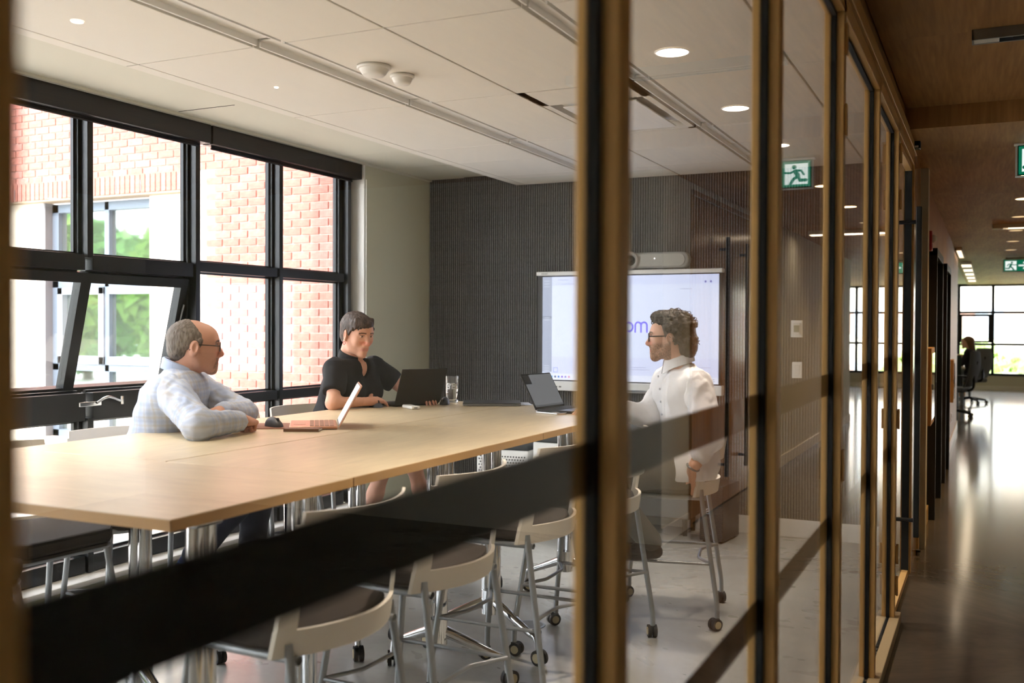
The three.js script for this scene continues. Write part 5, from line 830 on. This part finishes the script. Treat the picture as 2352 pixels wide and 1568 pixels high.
  { const fd = V(-0.75, 0, 0.66), g = []; for (let i = 0; i < 6; i++) { const m = V(-1.425, 1.25, -5.0).lerp(V(-1.395, 0.86, -5.03), i / 6); g.push(new THREE.CylinderGeometry(0.0058, 0.0058, 0.004, 12).rotateX(PI / 2).applyMatrix4(frame(m.addScaledVector(fd, 0.132), fd))); } mesh('button', merge(g), mat(0xb8bcc4, 0.3), shirt); }
  mesh('rolled_cuff', cu.mesh(white), clothM, shirt);
  const Tr = new Field(0.011); for (const [h, k, a] of [[J.rhip, J.rknee, J.rank], [J.lhip, J.lknee, J.lank]]) Tr.cap(h, k, 0.1, 0.074, 0.05).cap(k, a, 0.074, 0.06, 0.03); Tr.cap(J.rhip, J.lhip, 0.12, 0.12, 0.05);
  mesh('trousers', Tr.mesh(() => [92, 84, 72], (x, y, z) => 0.007 * fbm(x * 14, y * 14, z * 14, 3)), clothM, o);
  mesh('wristwatch', new THREE.TorusGeometry(0.031, 0.006, 8, 24).applyMatrix4(frame(lwr.clone().add(V(0.01, 0.015, 0.005)), lwr.clone().sub(lelb))), M.steel, o);
  ft(o, J.rank, V(-0.8, 0, 0.3), [60, 44, 32]); ft(o, J.lank, V(-0.8, 0, 0.3), [60, 44, 32]);
}
// ---------------------------------------------------------------- person by the office window
{
  const o = person('person', 'person with long brown hair seated by the office window'), skin = [214, 160, 132];
  const c = V(-0.34, 0, -22.0), P = (x, y, z) => V(c.x + x, y, c.z + z);
  const J = { rsh: P(-0.04, 1.02, 0.16), lsh: P(0.02, 1.02, -0.17), neck: P(-0.02, 1.1, 0), pelvis: P(0.05, 0.6, 0), rhip: P(0, 0.57, 0.09), lhip: P(0, 0.57, -0.09), rknee: P(-0.42, 0.55, 0.1), lknee: P(-0.42, 0.55, -0.1), rank: P(-0.42, 0.1, 0.1), lank: P(-0.42, 0.1, -0.1) };
  const H = frame(P(-0.06, 1.22, 0), V(-0.98, -0.1, -0.1)), B = torso(new Field(0.02), J, -0.014); B.chain([J.rsh, P(-0.15, 0.8, 0.2), P(-0.38, 0.8, 0.15)], [0.045, 0.036, 0.025]).chain([J.lsh, P(-0.15, 0.8, -0.2), P(-0.38, 0.8, -0.15)], [0.045, 0.036, 0.025]).cap(J.neck, P(-0.05, 1.18, 0), 0.05, 0.05, 0.02);
  const hh = [[-1, 0.15], [1, -0.15]].map(([s, z]) => mtx(handGeo({ side: s, curl: [[0.3, 0.3], [0.3, 0.3], [0.3, 0.3], [0.3, 0.3]], skin }), frame(P(-0.38, 0.79, z), V(-1, -0.1, 0))));
  mesh('body', joinC(B.mesh(() => skin), mtx(headGeo({ skin, brow: [80, 60, 40] }), H), hh), skinM, o);
  const Hf = new Field(0.008); Hf.ell(V(0, 0.04, -0.025), [0.088, 0.09, 0.105], 0.02).cap(V(0, 0.0, -0.06), V(0, -0.24, -0.09), 0.085, 0.06, 0.05);
  mesh('hair', mtx(Hf.mesh(() => [112, 78, 46], (x, y, z) => 0.006 * noise(x * 60, y * 20, z * 60), (x, y, z) => y < 0.05 ? z - 0.02 : -1), H), hairM, o);
  const St = torso(new Field(0.016), J, 0.012, false); St.chain([J.rsh, P(-0.15, 0.8, 0.2), P(-0.34, 0.8, 0.16)], [0.06, 0.05, 0.036]).chain([J.lsh, P(-0.15, 0.8, -0.2), P(-0.34, 0.8, -0.16)], [0.06, 0.05, 0.036]);
  mesh('top', St.mesh(() => [34, 32, 38], null, (x, y) => y - 1.1), clothM, o);
  const Tr = new Field(0.016); for (const [h, k, a] of [[J.rhip, J.rknee, J.rank], [J.lhip, J.lknee, J.lank]]) Tr.cap(h, k, 0.1, 0.075, 0.04).cap(k, a, 0.07, 0.055, 0.03); mesh('trousers', Tr.mesh(() => [48, 48, 54]), clothM, o);
  ft(o, J.rank, V(-1, 0, 0), [40, 36, 34]); ft(o, J.lank, V(-1, 0, 0), [40, 36, 34]);
}
renderer.render(scene, camera);
